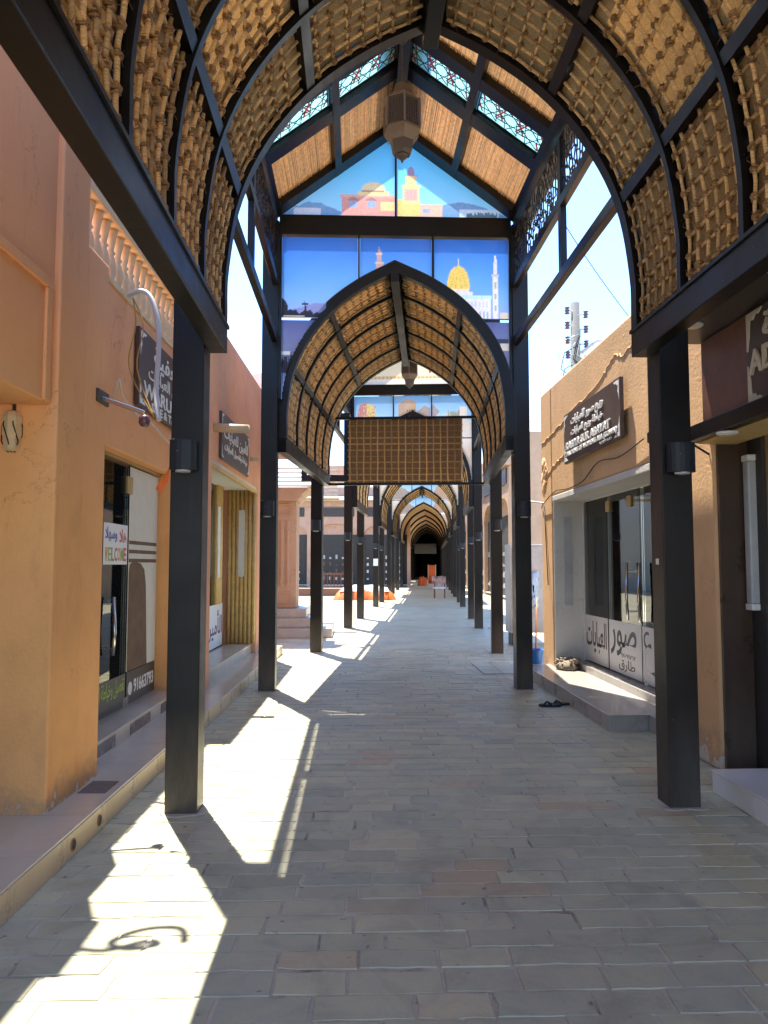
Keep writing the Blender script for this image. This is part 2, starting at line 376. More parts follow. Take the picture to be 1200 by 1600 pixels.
# Arabic letters joined into their written forms, in visual order
AR = {'ا': (0xFE8D, 2), 'أ': (0xFE83, 2), 'ب': (0xFE8F, 4), 'ة': (0xFE93, 2), 'ت': (0xFE95, 4), 'ث': (0xFE99, 4), 'ج': (0xFE9D, 4), 'ح': (0xFEA1, 4), 'خ': (0xFEA5, 4), 'د': (0xFEA9, 2), 'ذ': (0xFEAB, 2), 'ر': (0xFEAD, 2), 'ز': (0xFEAF, 2), 'س': (0xFEB1, 4), 'ش': (0xFEB5, 4), 'ص': (0xFEB9, 4), 'ض': (0xFEBD, 4), 'ط': (0xFEC1, 4), 'ظ': (0xFEC5, 4), 'ع': (0xFEC9, 4), 'غ': (0xFECD, 4), 'ف': (0xFED1, 4), 'ق': (0xFED5, 4), 'ك': (0xFED9, 4), 'ل': (0xFEDD, 4), 'م': (0xFEE1, 4), 'ن': (0xFEE5, 4), 'ه': (0xFEE9, 4), 'و': (0xFEED, 2), 'ى': (0xFEEF, 2), 'ي': (0xFEF1, 4), 'ﻻ': (0xFEFB, 2)}
def arabic(s):
    s = s.replace('لا', 'ﻻ'); out = []
    for i, ch in enumerate(s):
        if ch not in AR: out.append(ch); continue
        base, n = AR[ch]
        prev = i > 0 and s[i - 1] in AR and AR[s[i - 1]][1] == 4
        nxt = n == 4 and i + 1 < len(s) and s[i + 1] in AR
        out.append(chr(base + (3 if prev and nxt else 2 if nxt else 1 if prev else 0)))
    res = []; run = ''
    for ch in reversed(out):
        if ch.isdigit(): run = ch + run
        else: res.append(run); run = ''; res.append(ch)
    return ''.join(res) + run
def text(body, mat, parent, mtx, width=None, height=None, thick=.004, name='lettering', bold=.0, align='CENTER'):
    """flat lettering; mtx maps text x to the right, y up, z towards the reader"""
    cu = bpy.data.curves.new('lettering', 'FONT'); cu.body = body; cu.align_x = align; cu.align_y = 'CENTER'; cu.extrude = .02; cu.resolution_u = 3; cu.offset = bold
    o = bpy.data.objects.new('tmp', cu); C.objects.link(o)
    dg = bpy.context.evaluated_depsgraph_get(); dg.update(); me = bpy.data.meshes.new_from_object(o.evaluated_get(dg))
    bpy.data.objects.remove(o)
    xs = [v.co.x for v in me.vertices] or [0, 1]; ys = [v.co.y for v in me.vertices] or [0, 1]
    w, h = max(xs) - min(xs), max(ys) - min(ys); cx, cy = (max(xs) + min(xs)) / 2, (max(ys) + min(ys)) / 2
    if align == 'LEFT': cx = min(xs)
    kx = width / w if width else None; ky = height / h if height else None
    kx = kx or ky; ky = ky or kx
    for v in me.vertices: v.co = ((v.co.x - cx) * kx, (v.co.y - cy) * ky, (v.co.z / .02 * .5 + .5) * thick)
    me.transform(mtx); me.materials.clear(); me.materials.append(M[mat]); me.update()
    return link(name, me, parent)
def face_pos_x(x, y, z): return Matrix(((0, 0, 1, x), (1, 0, 0, y), (0, 1, 0, z), (0, 0, 0, 1)))        # read from the +x side: text runs along +y
def face_neg_x(x, y, z): return Matrix(((0, 0, -1, x), (-1, 0, 0, y), (0, 1, 0, z), (0, 0, 0, 1)))      # read from the -x side: text runs along -y
def face_neg_y(x, y, z): return Matrix(((1, 0, 0, x), (0, 0, -1, y), (0, 1, 0, z), (0, 0, 0, 1)))

# ---------------------------------------------------------------- arch outline of the vaults
KEY = [(1.42, 3.06), (1.42, 3.35), (1.415, 3.64), (1.335, 4.12), (1.135, 4.55), (.82, 4.935), (.43, 5.225), (0, 5.44)]
def catmull(P, n=8):
    Q = [Vector((2 * P[0][0] - P[1][0], 2 * P[0][1] - P[1][1]))] + [Vector(p) for p in P] + [Vector((2 * P[-1][0] - P[-2][0], 2 * P[-1][1] - P[-2][1]))]
    out = []
    for i in range(1, len(Q) - 2):
        for k in range(n):
            t_ = k / n; a, b_, c_, d = Q[i - 1], Q[i], Q[i + 1], Q[i + 2]
            out.append(.5 * ((2 * b_) + (c_ - a) * t_ + (2 * a - 5 * b_ + 4 * c_ - d) * t_ * t_ + (3 * b_ - a - 3 * c_ + d) * t_ ** 3))
    out.append(Q[-2]); return out
PROF = catmull(KEY)
PS = [0]
for i in range(1, len(PROF)): PS.append(PS[-1] + (PROF[i] - PROF[i - 1]).length)
PL = PS[-1]
def prof(s, off=0):
    s = max(0, min(PL, s)); i = 0
    while i < len(PS) - 2 and PS[i + 1] < s: i += 1
    k = (s - PS[i]) / (PS[i + 1] - PS[i]); p = PROF[i].lerp(PROF[i + 1], k)
    d = (PROF[i + 1] - PROF[i]).normalized()
    if 0 < i < len(PROF) - 2:
        d = ((PROF[i] - PROF[i - 1]).normalized().lerp((PROF[i + 1] - PROF[i]).normalized(), .5)).lerp((PROF[i + 2] - PROF[i + 1]).normalized().lerp(d, .5), k).normalized()
    n_ = Vector((d.y, -d.x))
    q = p + n_ * off
    if q.x < 0: q = Vector((0, q.y))
    if s >= PL - 1e-6 and off: q = Vector((0, p.y + off / max(.5, n_.y)))
    return q
def s_at_x(x):
    return min((abs(prof(i * PL / 200).x - x), i * PL / 200) for i in range(60, 201))[1]
def s_at_z(z): return min((abs(prof(i * PL / 200).y - z), i * PL / 200) for i in range(201))[1]
def arch_z(x, off):                                 # height of the arch's outer line above a point across
    best = None
    for i in range(0, 161):
        q = prof(i * PL / 160, off)
        if best is None or abs(q.x - abs(x)) < best[0]: best = (abs(q.x - abs(x)), q.y)
    return best[1]
S_BEAM, S_P1, S_P2 = s_at_z(3.25), s_at_z(4.17), s_at_x(.84)

def arch_ring(y0, y1, off0, off1, n=30, s0=0):
    mb = MB(); A = [prof(s0 + (PL - s0) * i / n, off0) for i in range(n + 1)]; B = [prof(s0 + (PL - s0) * i / n, off1) for i in range(n + 1)]
    A = A + [Vector((-p.x, p.y)) for p in reversed(A[:-1])]; B = B + [Vector((-p.x, p.y)) for p in reversed(B[:-1])]
    k = len(A); vs_ = []
    for y in (y0, y1):
        vs_ += [(p.x, y, p.y) for p in A] + [(p.x, y, p.y) for p in B]
    fs = []
    for i in range(k - 1):
        a0, a1, b0, b1 = i, i + 1, k + i, k + i + 1; o = 2 * k
        fs += [(a0, a1, a1 + o, a0 + o), (b0, b0 + o, b1 + o, b1), (a0, b0, b1, a1), (a0 + o, a1 + o, b1 + o, b0 + o)]
    fs += [(0, 2 * k, 3 * k, k), (k - 1, 2 * k - 1, 4 * k - 1, 3 * k - 1)]
    return mb.add(vs_, fs)

def smooth3(P, n=6):
    Q = [Vector(P[0])] + [Vector(p) for p in P] + [Vector(P[-1])]; out = []
    for i in range(1, len(Q) - 2):
        a, b_, c_, d = Q[i - 1], Q[i], Q[i + 1], Q[i + 2]
        for k in range(n):
            t_ = k / n; out.append(.5 * ((2 * b_) + (c_ - a) * t_ + (2 * a - 5 * b_ + 4 * c_ - d) * t_ * t_ + (3 * b_ - a - 3 * c_ + d) * t_ ** 3))
    return out + [Q[-1]]
def sway(a, b_): return rnd.uniform(a, b_)
def panel_meshes(sa, sb, y0, y1, side, ncane, pitch, fine=True):
    """one woven panel between two purlins: backing sheet, long canes, cross canes + rope knots"""
    sx = 1 if side > 0 else -1
    def P(s, off, y): q = prof(s, off); return Vector((sx * q.x, y, q.y))
    def nrm(s): a = prof(s, 0); b_ = prof(s, .05); return Vector((sx * (b_.x - a.x), 0, b_.y - a.y)).normalized()
    nS = max(6, int((sb - sa) / .09)); back = MB(); vs_ = []
    ny = 7
    for i in range(nS + 1):
        for j in range(ny):
            e = .018
            s = sa + (sb - sa) * i / nS + (sway(-e, e) if i in (0, nS) else 0); y = y0 + (y1 - y0) * j / (ny - 1) + (sway(-e, e) if j in (0, ny - 1) else 0)
            vs_.append(P(s, .068 + sway(-.006, .006), y))
    back.add(vs_, [(i * ny + j, i * ny + j + 1, (i + 1) * ny + j + 1, (i + 1) * ny + j) for i in range(nS) for j in range(ny - 1)])
    ys = [y0 + .03 + (y1 - y0 - .06) * i / (ncane - 1) for i in range(ncane)]
    ss = []; s = sa + .05
    while s < sb - .03: ss.append(s); s += pitch
    canes = []
    for y in ys:
        mb = MB(); pts = []; ph = sway(0, 6); e0, e1 = sway(-.02, .02), sway(-.02, .02)
        k = max(8, len(ss) * 2)
        for i in range(k + 1):
            s = sa + e0 + (sb - sa + e1 - e0) * i / k
            pts.append(P(s, .036 + .003 * math.sin(i * 1.6 + ph), y + .004 * math.sin(i * .35 + ph)))
        mb.tube(pts, sway(.0105, .0135) if fine else .015, 6 if fine else 4); canes.append(mb)
    rest = MB()
    for i, s in enumerate(ss):
        a, b_ = P(s, .049, y0 + sway(-.01, .02)), P(s + sway(-.01, .01), .049, y1 + sway(-.02, .01))
        rest.cur = 0; rest.tube([a, (a + b_) / 2 + nrm(s) * sway(-.006, .006), b_], sway(.010, .0125) if fine else .015, 6 if fine else 4)
        rest.cur = 1
        for y in ys:
            n_ = nrm(s); tv = Vector((-n_.z * sx, 0, n_.x * sx)); c_ = P(s + sway(-.012, .012), .041, y + sway(-.008, .008))
            a_ = sway(-.5, .5); mt = Matrix((( n_.x, 0, tv.x), (0, 1, 0), (n_.z, 0, tv.z)))
            if fine:
                rest.blob(c_, .014, .018, .018, mt, 6, 3)
                for kk, dd in ((-1, -.009), (-1, .009), (1, -.008), (1, .010)):      # rope turns, crossed
                    mr_ = mt @ Matrix.Rotation(kk * (.72 + sway(-.12, .12)), 3, 'X')
                    rr_ = .0190 + sway(-.002, .005)
                    rest.tube([c_ + mr_ @ Vector((rr_ * math.cos(q * math.pi / 3), rr_ * 1.15 * math.sin(q * math.pi / 3), dd)) for q in range(7)], .0062, 4, False)
                for _ in range(2):                       # loose fibres
                    e_ = mt @ Vector((sway(-1, .2), sway(-1, 1), sway(-1, 1))).normalized(); q_ = mt @ Vector((sway(-1, .2), sway(-1, 1), sway(-1, 1)))
                    rest.tube([c_, c_ + e_ * .03, c_ + e_ * .045 + q_ * .016], .0014, 3, False)
                if False:
                    rest.blob(c_ - n_ * .004 * kk, .028, .036 + sway(-.004, .005), .021 + sway(-.003, .003), mt @ mb2, 8, 4)
            else:
                rest.blob(c_, .026, .034, .028, mt, 5, 3)
    return back, canes, rest

def vault(name, label, loc, rz, y0, y1, nb, fine, group, y_vis0=None, separate=False, end_ring=True):
    th = thing(name, label, 'canopy', loc, rz, group)
    for sx in (-1, 1):
        mb = MB(); a, b_ = sorted((sx * 1.42, sx * 1.535)); mb.box(a, b_, y0, y1, 3.06, 3.25); mb.build('side_beam', 'dark_steel', th, bevel=.006)
        lip = MB(); a, b_ = sorted((sx * 1.405, sx * 1.42)); lip.box(a, b_, y0, y1, 3.225, 3.248); lip.build('beam_lip', 'dark_steel', th)
        for s_ in (S_P1, S_P2):
            q = prof(s_, .01); n_ = prof(s_, .09) - prof(s_, .01); pb = MB()
            pb.bar((sx * q.x + sx * n_.x * .5, y0 + .02, q.y + n_.y * .5), (sx * q.x + sx * n_.x * .5, y1 - .02, q.y + n_.y * .5), .075, .08, (sx * n_.x, 0, n_.y)); pb.build('purlin', 'dark_steel', th)
    MB().box(-.055, .055, y0 + .005, y1 - .005, 5.30, 5.52).build('ridge_beam', 'dark_steel', th, bevel=.005)
    step = (y1 - y0 - .08) / nb
    end = arch_ring(-.05, .05, 0, .13).mesh('end_rib', 'dark_steel'); mid = arch_ring(-.024, .024, 0, .075, 30, 0.19).mesh('rib', 'dark_steel')
    for i in range(nb + 1):
        y = y0 + .05 + (y1 - y0 - .1) * i / nb
        link('rib', end if i in (0, nb) else mid, th, (0, y, 0))
    strip = arch_ring(-.082, .082, .084, .094, 30, .19).mesh('rib_light_stop', 'far_dark'); e0 = arch_ring(-.05, .082, .131, .14, 30, .19).mesh('rib_light_stop', 'far_dark'); e1 = arch_ring(-.082, .05, .131, .14, 30, .19).mesh('rib_light_stop', 'far_dark')  # opaque strips added over ribs, purlins and ridge to keep panel gaps dark
    for i in range(nb + 1):
        y = y0 + .05 + (y1 - y0 - .1) * i / nb
        link('rib_light_stop', strip if 0 < i < nb else (e0 if i == 0 else e1), th, (0, y, 0))
    for sx in (-1, 1):
        for s_ in (S_P1, S_P2, S_BEAM):
            q = prof(s_, .10); n_ = (prof(s_, .11) - prof(s_, .09)).normalized()
            MB().bar((sx * q.x, y0, q.y), (sx * q.x, y1, q.y), .17, .008, (sx * n_.x, 0, n_.y)).build('purlin_light_stop', 'far_dark', th)
    MB().prism([(-.2, 5.44), (0, 5.57), (.2, 5.44), (.2, 5.46), (0, 5.59), (-.2, 5.46)], 'y', y0, y1).build('ridge_light_stop', 'far_dark', th)
    w = (y1 - y0 - .1) / nb; segs = [(S_BEAM + .015, S_P1 - .055), (S_P1 + .055, S_P2 - .055), (S_P2 + .055, PL - .085)]
    ncane = max(5, round((w - .16) / .115) + 1)
    for sx in (-1, 1):
        for sa, sb in segs:
            back, canes, rest = panel_meshes(sa, sb, .05, w - .05, sx, ncane, .122, fine)
            bm_ = back.mesh('woven_panel', 'coir_mat', True); rm = rest.mesh('lashing', ['cane', 'rope'], True)
            if separate: cm = [c_.mesh('cane', 'cane', True) for c_ in canes]
            else:
                al = MB()
                for c_ in canes: al.add(c_.v, c_.f)
                cm = [al.mesh('canes', 'cane', True)]
            for i in range(nb):
                y = y0 + .05 + w * i
                p = link('woven_panel', bm_, th, (0, y, 0))
                if y_vis0 is not None and y + w < y_vis0: continue
                stuff(link('lashing', rm, p))
                for c_ in cm:
                    o = link('cane' if separate else 'cane_grid', c_, p)
                    if not separate: stuff(o)
    return th

# ---------------------------------------------------------------- ground and paving
GX0, GX1 = -1.54, 2.86
g = MB(); g.add([(-400, -60, -.005), (400, -60, -.005), (400, 700, -.005), (-400, 700, -.005)], [(0, 1, 2, 3)])
ground = struct(g.build('ground', 'mortar'))
far = MB(); far.add([(-70, 14.9, -.004), (70, 14.9, -.004), (70, 160, -.004), (-70, 160, -.004)], [(0, 1, 2, 3)])
far.add([(-70, -20, -.001), (70, -20, -.001), (70, 2.3, -.001), (-70, 2.3, -.001)], [(0, 1, 2, 3)])
struct(far.build('plaza_paving', 'far_paving'))
def paver_shape(w, d, top, jag=.005):
    """a flat stone with uneven edges"""
    def edge(a, b_, n):
        out = []
        for i in range(n):
            k = i / n; p = Vector(a).lerp(Vector(b_), k); nrm = Vector((b_[1] - a[1], a[0] - b_[0])).normalized()
            p += nrm * -abs(rnd.gauss(0, jag)) * (1.6 if i == 0 else 1); out.append(p)
        return out
    a, b_, c_, d_ = (-w / 2, -d / 2), (w / 2, -d / 2), (w / 2, d / 2), (-w / 2, d / 2)
    poly = edge(a, b_, 4) + edge(b_, c_, 2) + edge(c_, d_, 4) + edge(d_, a, 2)
    mb = MB(); n = len(poly); tl = [sway(-.0012, .0012) for _ in range(3)]
    vs_ = [(p.x, p.y, -.03) for p in poly] + [(p.x, p.y, top - .003) for p in poly] + [(p.x * .988, p.y * .975, top + tl[0] + tl[1] * p.x / w + tl[2] * p.y / d) for p in poly]
    fs = [tuple(range(2 * n, 3 * n))] + [(i, (i + 1) % n, (i + 1) % n + n, i + n) for i in range(n)] + [(i + n, (i + 1) % n + n, (i + 1) % n + 2 * n, i + 2 * n) for i in range(n)]
    return mb.add(vs_, fs)
ROW, LEN = .166, .335
variants = [paver_shape(LEN - .009, ROW - .007, 0).mesh('paver', 'paving_stone') for _ in range(14)]
far_mb = MB(); y = 2.42; row = 0; count = 0
while y < 14.95:
    x = GX0 - (.5 if row % 2 else 0) * LEN - sway(0, .12) + LEN / 2
    rowd = ROW + sway(-.012, .012)
    while x - LEN / 2 < GX1 + (.9 if y > 11.6 else 0):
        w = LEN * sway(.82, 1.2)
        xc = x - LEN / 2 + w / 2
        if y < 6.3 and count < 300:
            if xc > GX0 - .12:
                o = link('paver', rnd.choice(variants), ground, (xc, y + sway(-.004, .004), sway(-.0015, .0015)))
                o.scale = ((w - .009) / (LEN - .009), rowd / ROW, 1); o.rotation_euler = (0, 0, math.pi * rnd.randint(0, 1) + sway(-.008, .008)); count += 1
        else:
            me = paver_shape(w - .009, rowd - .007, 0); dz = sway(-.002, .002)
            far_mb.add([(v[0] + xc, v[1] + y, v[2] + dz) for v in me.v], me.f)
        x += w
    y += rowd; row += 1
stuff(far_mb.build('paver_rows', 'paving_stone', ground))
# square inspection cover in the paving
ic = thing('inspection_cover', 'square paved inspection cover with dark joints beside the second right post', 'cover', (2.2, 11.9, 0), 0)
MB().box(-.32, .28, -.62, .62, .001, .0035).build('joint_frame', 'iron_cover', ic)
for i in range(3):
    for j in range(2): MB().box(-.31 + .295 * j, -.025 + .295 * j, -.60 + .402 * i, -.21 + .402 * i, .0036, .008).build('cover_stone', 'paving_stone', ic)

# ---------------------------------------------------------------- arcade frames
AX = .53                                             # centre line of the near bays
O2 = (.525, 9.97, 0); A2 = R(-5.65)                   # the walk bends to the right here

POST_LAMPS = []
def pavilion(name, label, loc, rz, L, detail, prints, group):
    th = thing(name, label, 'pavilion', loc, rz, group)
    for sx in (-1, 1):
        for y in (0, L - .21):
            a, b_ = sorted((sx * 1.54, sx * 1.75)); MB().box(a, b_, y, y + .21, 0, 6.12).build('post', 'dark_steel', th, bevel=.006)
            cx_, cy_ = (a + b_) / 2, y + .105; pts = [(cx_ + (.15 + sway(-.02, .03)) * math.copysign(abs(math.cos(q)) ** .5, math.cos(q)), cy_ + (.15 + sway(-.02, .03)) * math.copysign(abs(math.sin(q)) ** .5, math.sin(q))) for q in [2 * math.pi * i_ / 16 for i_ in range(16)]]
            MB().prism(pts, 'z', .0005, .006).build('grout_collar', 'mortar', th)
        xi, xo = sorted((sx * 1.55, sx * 1.62))
        for z0, z1 in ((4.49, 4.60), (5.255, 5.36)):
            MB().box(xi, xo, .212, L - .212, z0, z1).build('side_rail', 'dark_steel', th, bevel=.004)
        a, b_ = sorted((sx * 1.555, sx * 1.735)); MB().box(a, b_, .212, L - .212, 5.98, 6.19).build('eave_beam', 'dark_steel', th, bevel=.004)
        MB().box(xi + .004, xo - .004, L / 2 - .05, L / 2 + .05, 4.602, 5.978).build('mullion', 'dark_steel', th)
    for y in (0, L - .22):
        MB().box(-1.538, 1.538, y + .03, y + .13, 5.945, 6.215).build('tie_beam', 'dark_steel', th, bevel=.004)
    def rz_(x): return 7.36 - .7386 * abs(x)
    MB().box(-.06, .06, .05, L - .05, 7.20, 7.42).build('ridge_beam', 'dark_steel', th)
    MB().prism([(-.3, 7.33), (0, 7.55), (.3, 7.33), (.3, 7.37), (0, 7.60), (-.3, 7.37)], 'y', .0, L + .05).build('ridge_cap', 'far_dark', th)
    al = math.atan(.7386)
    def slope_box(sx, u0, u1, y0, y1, n0, n1, mb=None, sheet=False):
        """box on a roof slope: u runs down from the ridge, n is up from the underside"""
        mb = mb or MB(); d = Vector((sx * math.cos(al), 0, -math.sin(al))); nn = Vector((sx * math.sin(al), 0, math.cos(al))); o = Vector((0, 0, 7.36))
        p = [o + d * u + nn * n_ + Vector((0, y, 0)) for n_ in (n0, n1) for y in (y0, y1) for u in (u0, u1)]
        if sheet: return mb.add(p[:4], [(0, 2, 3, 1)])
        return mb.add(p, [(0, 2, 3, 1), (4, 5, 7, 6), (0, 1, 5, 4), (2, 6, 7, 3), (0, 4, 6, 2), (1, 3, 7, 5)])
    U = 1.54 / math.cos(al)
    K = L / 4.99
    raf = [(.03, .17), (1.66 * K, 1.86 * K), (2.70 * K, 2.89 * K), (3.32 * K, 3.55 * K), (L - .40, L - .16)]
    cells = [(.17, 1.66 * K, 'r'), (1.86 * K, 2.70 * K, 'r2'), (2.89 * K, 3.32 * K, 'g'), (3.55 * K, L - .40, 'r')]
    for sx in (-1, 1):
        for y0, y1 in raf: slope_box(sx, .04, U + .10, y0, y1, -.02, .10).build('rafter', 'dark_steel', th)
        slope_box(sx, U * .5 - .05, U * .5 + .05, .04, L - .17, -.026, .09).build('purlin', 'dark_steel', th)
        slope_box(sx, U - .02, U + .12, .04, L - .17, -.03, .088).build('eave_purlin', 'dark_steel', th)
        slope_box(sx, U - .03, U + .13, .02, L + .05, .092, .10).build('eave_flashing', 'far_dark', th)
        slope_box(sx, 0, U + .13, L - .42, L + .05, .11, .12).build('roof_sheet', 'far_dark', th)
        for y0, y1, k in cells:
            for u0, u1 in ((.07, U * .5 - .05), (U * .5 + .05, U - .02)):
                if k == 'g':
                    pane = slope_box(sx, u0, u1, y0, y1, .05, .058).build('glass_pane', 'stained_glass', th)
                    if detail:
                        tr = MB(); d = Vector((sx * math.cos(al), 0, -math.sin(al))); nn = Vector((sx * math.sin(al), 0, math.cos(al)))
                        def Q(a, b_): return Vector((0, 0, 7.36)) + d * (u0 + (u1 - u0) * a) + nn * .045 + Vector((0, y0 + (y1 - y0) * b_, 0))
                        def ln(a, b_, w=.008): tr.bar(Q(*a), Q(*b_), w, .006, nn)
                        c1, c2 = (.36, .5), (.64, .5)
                        for a, b_ in (((.02, .04), (.98, .04)), ((.02, .96), (.98, .96)), ((.02, .04), (.02, .96)), ((.98, .04), (.98, .96))): ln(a, b_, .014)
                        for cx in (.18, .5, .82):
                            for k2 in range(8):
                                an = k2 * math.pi / 4 + .2; an2 = (k2 + 3) * math.pi / 4 + .2
                                p1 = (cx + .24 * math.cos(an), .5 + .48 * math.sin(an)); p2 = (cx + .24 * math.cos(an2), .5 + .48 * math.sin(an2))
                                p1 = (min(.98, max(.02, p1[0])), p1[1]); p2 = (min(.98, max(.02, p2[0])), p2[1]); ln(p1, p2)
                        tr.build('tracery', 'dark_steel', pane)
                        rd = MB()
                        for cx in (.34, .66):
                            for s_ in (-1, 1): rd.bar(Q(cx - .06, .5 - .25 * s_), Q(cx + .06, .5 + .25 * s_), .018, .008, nn)
                        for e in (.06, .94):
                            for s_ in (.25, .75): rd.bar(Q(e - .03, s_ - .12), Q(e + .03, s_ + .12), .016, .008, nn)
                        stuff(rd.build('red_tracery', 'red_ink', pane))
                else:
                    pn = slope_box(sx, u0 - .03, u1 + .03, y0 - .02, y1 + .02, .088, .089, None, True).build('reed_panel', 'reed_sheet', th)
                    if detail:
                        mb = MB(); pitch = .0165
                        if k == 'r':
                            u = u0
                            while u < u1: slope_box(sx, u, u + pitch * .82, y0 + sway(0, .015), y1 - sway(0, .02), .062 + sway(0, .008), .082, mb, True); u += pitch
                        if k == 'r2':
                            u = u0
                            while u < u1:
                                slope_box(sx, u, u + pitch * .7, y0 + sway(-.02, .02), y1 - sway(-.02, .02), .058 + sway(0, .012), .082, mb, True); u += pitch
                        stuff(mb.build('reeds', 'reed_sheet', pn))
    if detail:
        jm = {}
        for sx in (-1, 1):
            for ya, yb in ((.215, L / 2 - .053), (L / 2 + .053, L - .215)):
                key = round(yb - ya, 3)
                if key not in jm:
                    rr = random.Random(3); mb = MB(); cw = .085; nx = int((yb - ya) / cw); nz = 5; w_, h_ = (yb - ya), .63
                    pt = {}
                    for i in range(nx + 1):
                        for j in range(nz * 2 + 1):
                            pt[i, j] = Vector((0, w_ * i / nx + (rr.uniform(-.024, .024) if 0 < i < nx else 0) + (.25 * cw if j % 2 else 0) * (0 < i < nx), h_ * j / (nz * 2) + (rr.uniform(-.02, .02) if 0 < j < nz * 2 else 0)))
                    for i in range(nx + 1):
                        for j in range(nz * 2 + 1):
                            if j < nz * 2 and rr.random() < .88: mb.bar(pt[i, j], pt[i, j + 1], .012, .012, (1, 0, 0))
                            if i < nx and (i + j) % 2 == 0: mb.bar(pt[i, j], pt[i + 1, j], .012, .012, (1, 0, 0))
                            if i < nx and j < nz * 2 and rr.random() < .22: mb.bar(pt[i, j], pt[i + 1, j + 1], .01, .012, (1, 0, 0))
                    jm[key] = mb.mesh('pierced_screen', 'dark_steel')
                link('pierced_screen', jm[key], th, (sx * 1.585, ya, 5.361))
    # picture panes over the far arch
    if prints:
        yP = L - .16
        cols = [(-1.50, -.505), (-.475, .475), (.505, 1.50)]; rows_ = [(4.83, 5.92), (3.75, 4.80)]
        for x0, x1 in ((-1.537, -1.502), (-.503, -.477), (.477, .503), (1.502, 1.537)):
            xm = (x0 + x1) / 2; MB().box(x0, x1, yP - .03, yP + .03, max(3.75, arch_z(xm, .10)), 5.943).build('pane_bar', 'dark_steel', th)
        for ri, (z0, z1) in enumerate(rows_):
            for ci, (x0, x1) in enumerate(cols):
                picture(x0, x1, z0, z1, yP, prints['sky'] if ri == 0 else prints['low'], prints['cols'].get(ci if ri == 0 else ('low', ci), []), lambda x, z: z > arch_z(x, .09), 'picture_pane', th, detail)
        for sx in (-1, 1):
            picture(*sorted((sx * .016, sx * 1.53)), 6.22, 7.34, yP, prints['gsky'], prints['gable'][0 if sx < 0 else 1], lambda x, z: z < 7.36 - .7386 * abs(x), 'gable_pane', th, detail)
        MB().box(-.014, .014, yP - .02, yP + .03, 6.217, 7.2).build('gable_bar', 'dark_steel', th)
    return th

def inside(poly, x, z):
    c_ = False; n = len(poly); j = n - 1
    for i in range(n):
        xi, zi = poly[i]; xj, zj = poly[j]
        if (zi > z) != (zj > z) and x < (xj - xi) * (z - zi) / (zj - zi) + xi: c_ = not c_
        j = i
    return c_
ARCHC = {}
def picture(x0, x1, z0, z1, y, sky_, shapes, keep, name, parent, detail):
    """one printed pane: a thin sheet whose print is stored as colours on its surface"""
    cell = .012 if detail else .04; nx, nz = max(2, int((x1 - x0) / cell)), max(2, int((z1 - z0) / cell))
    idx = {}; vs_ = []; fs = []; cols_ = []
    boxes = [(c_, p, min(q[0] for q in p), max(q[0] for q in p), min(q[1] for q in p), max(q[1] for q in p)) for c_, p in shapes]
    rr = random.Random(11)
    def vert(i, j):
        if (i, j) not in idx:
            x, z = x0 + (x1 - x0) * i / nx, z0 + (z1 - z0) * j / nz
            k = j / nz * (len(sky_) - 1); a = min(int(k), len(sky_) - 2); k -= a
            c_ = [sky_[a][q] * (1 - k) + sky_[a + 1][q] * k for q in range(3)]
            for cc, p, bx0, bx1, bz0, bz1 in boxes:
                if bx0 <= x <= bx1 and bz0 <= z <= bz1 and inside(p, x, z):
                    f_ = rr.uniform(.88, 1.10); c_ = [min(1, (v * .92 + .04) * f_) if max(cc) > .15 else v for v in cc]
            idx[i, j] = len(vs_); vs_.append((x, y, z)); cols_.append((*c_, 1))
        return idx[i, j]
    az = [None] * nx
    for i in range(nx):
        xc = x0 + (x1 - x0) * (i + .5) / nx
        for j in range(nz):
            zc = z0 + (z1 - z0) * (j + .5) / nz
            if keep(xc, zc): fs.append((vert(i, j), vert(i + 1, j), vert(i + 1, j + 1), vert(i, j + 1)))
    if not fs: return
    me = bpy.data.meshes.new(name); me.from_pydata(vs_, [], fs); me.materials.append(M['gable_film' if name == 'gable_pane' else 'printed_film'])
    at_ = me.color_attributes.new('print', 'FLOAT_COLOR', 'POINT'); at_.data.foreach_set('color', [v for c_ in cols_ for v in c_]); me.update()
    return link(name, me, parent)

_ca = {}
_arch_z = arch_z
def arch_z(x, off):
    k = (round(abs(x), 3), off)
    if k not in _ca: _ca[k] = _arch_z(*k)
    return _ca[k]
translucent('printed_film', (.5, .5, .5), .27); translucent('gable_film', (.5, .5, .5), .55)
for _t, _n in [(M[k_].node_tree, n_) for k_ in ('printed_film', 'gable_film') for n_ in list(M[k_].node_tree.nodes)]:
    if _n.type in ('BSDF_TRANSLUCENT', 'BSDF_DIFFUSE'):
        _a = _t.nodes.new('ShaderNodeAttribute'); _a.attribute_name = 'print'; _t.links.new(_a.outputs['Color'], _n.inputs[0])
DUSK = [(.34, .44, .95), (.20, .46, .98), (.13, .40, .98), (.085, .30, .94), (.055, .21, .82)]; LOW = [(.30, .42, .9), (.12, .16, .36), (.20, .22, .40), (.10, .12, .30)]
GAB = [(.36, .74, .98), (.18, .64, .98), (.10, .52, .96)]; DAY = [(.62, .80, .96), (.38, .64, .95), (.20, .48, .88)]; ROCK = [(.70, .64, .58), (.55, .47, .40), (.74, .68, .62)]; CREAM = [(.85, .78, .60), (.88, .74, .48), (.82, .66, .4)]
def dome(cx, z, r, h, n=12): return [(cx + r * math.cos(math.pi * i / n), z + h * math.sin(math.pi * i / n) ** .8) for i in range(n + 1)]
def rect(x0, x1, z0, z1): return [(x0, z0), (x1, z0), (x1, z1), (x0, z1)]
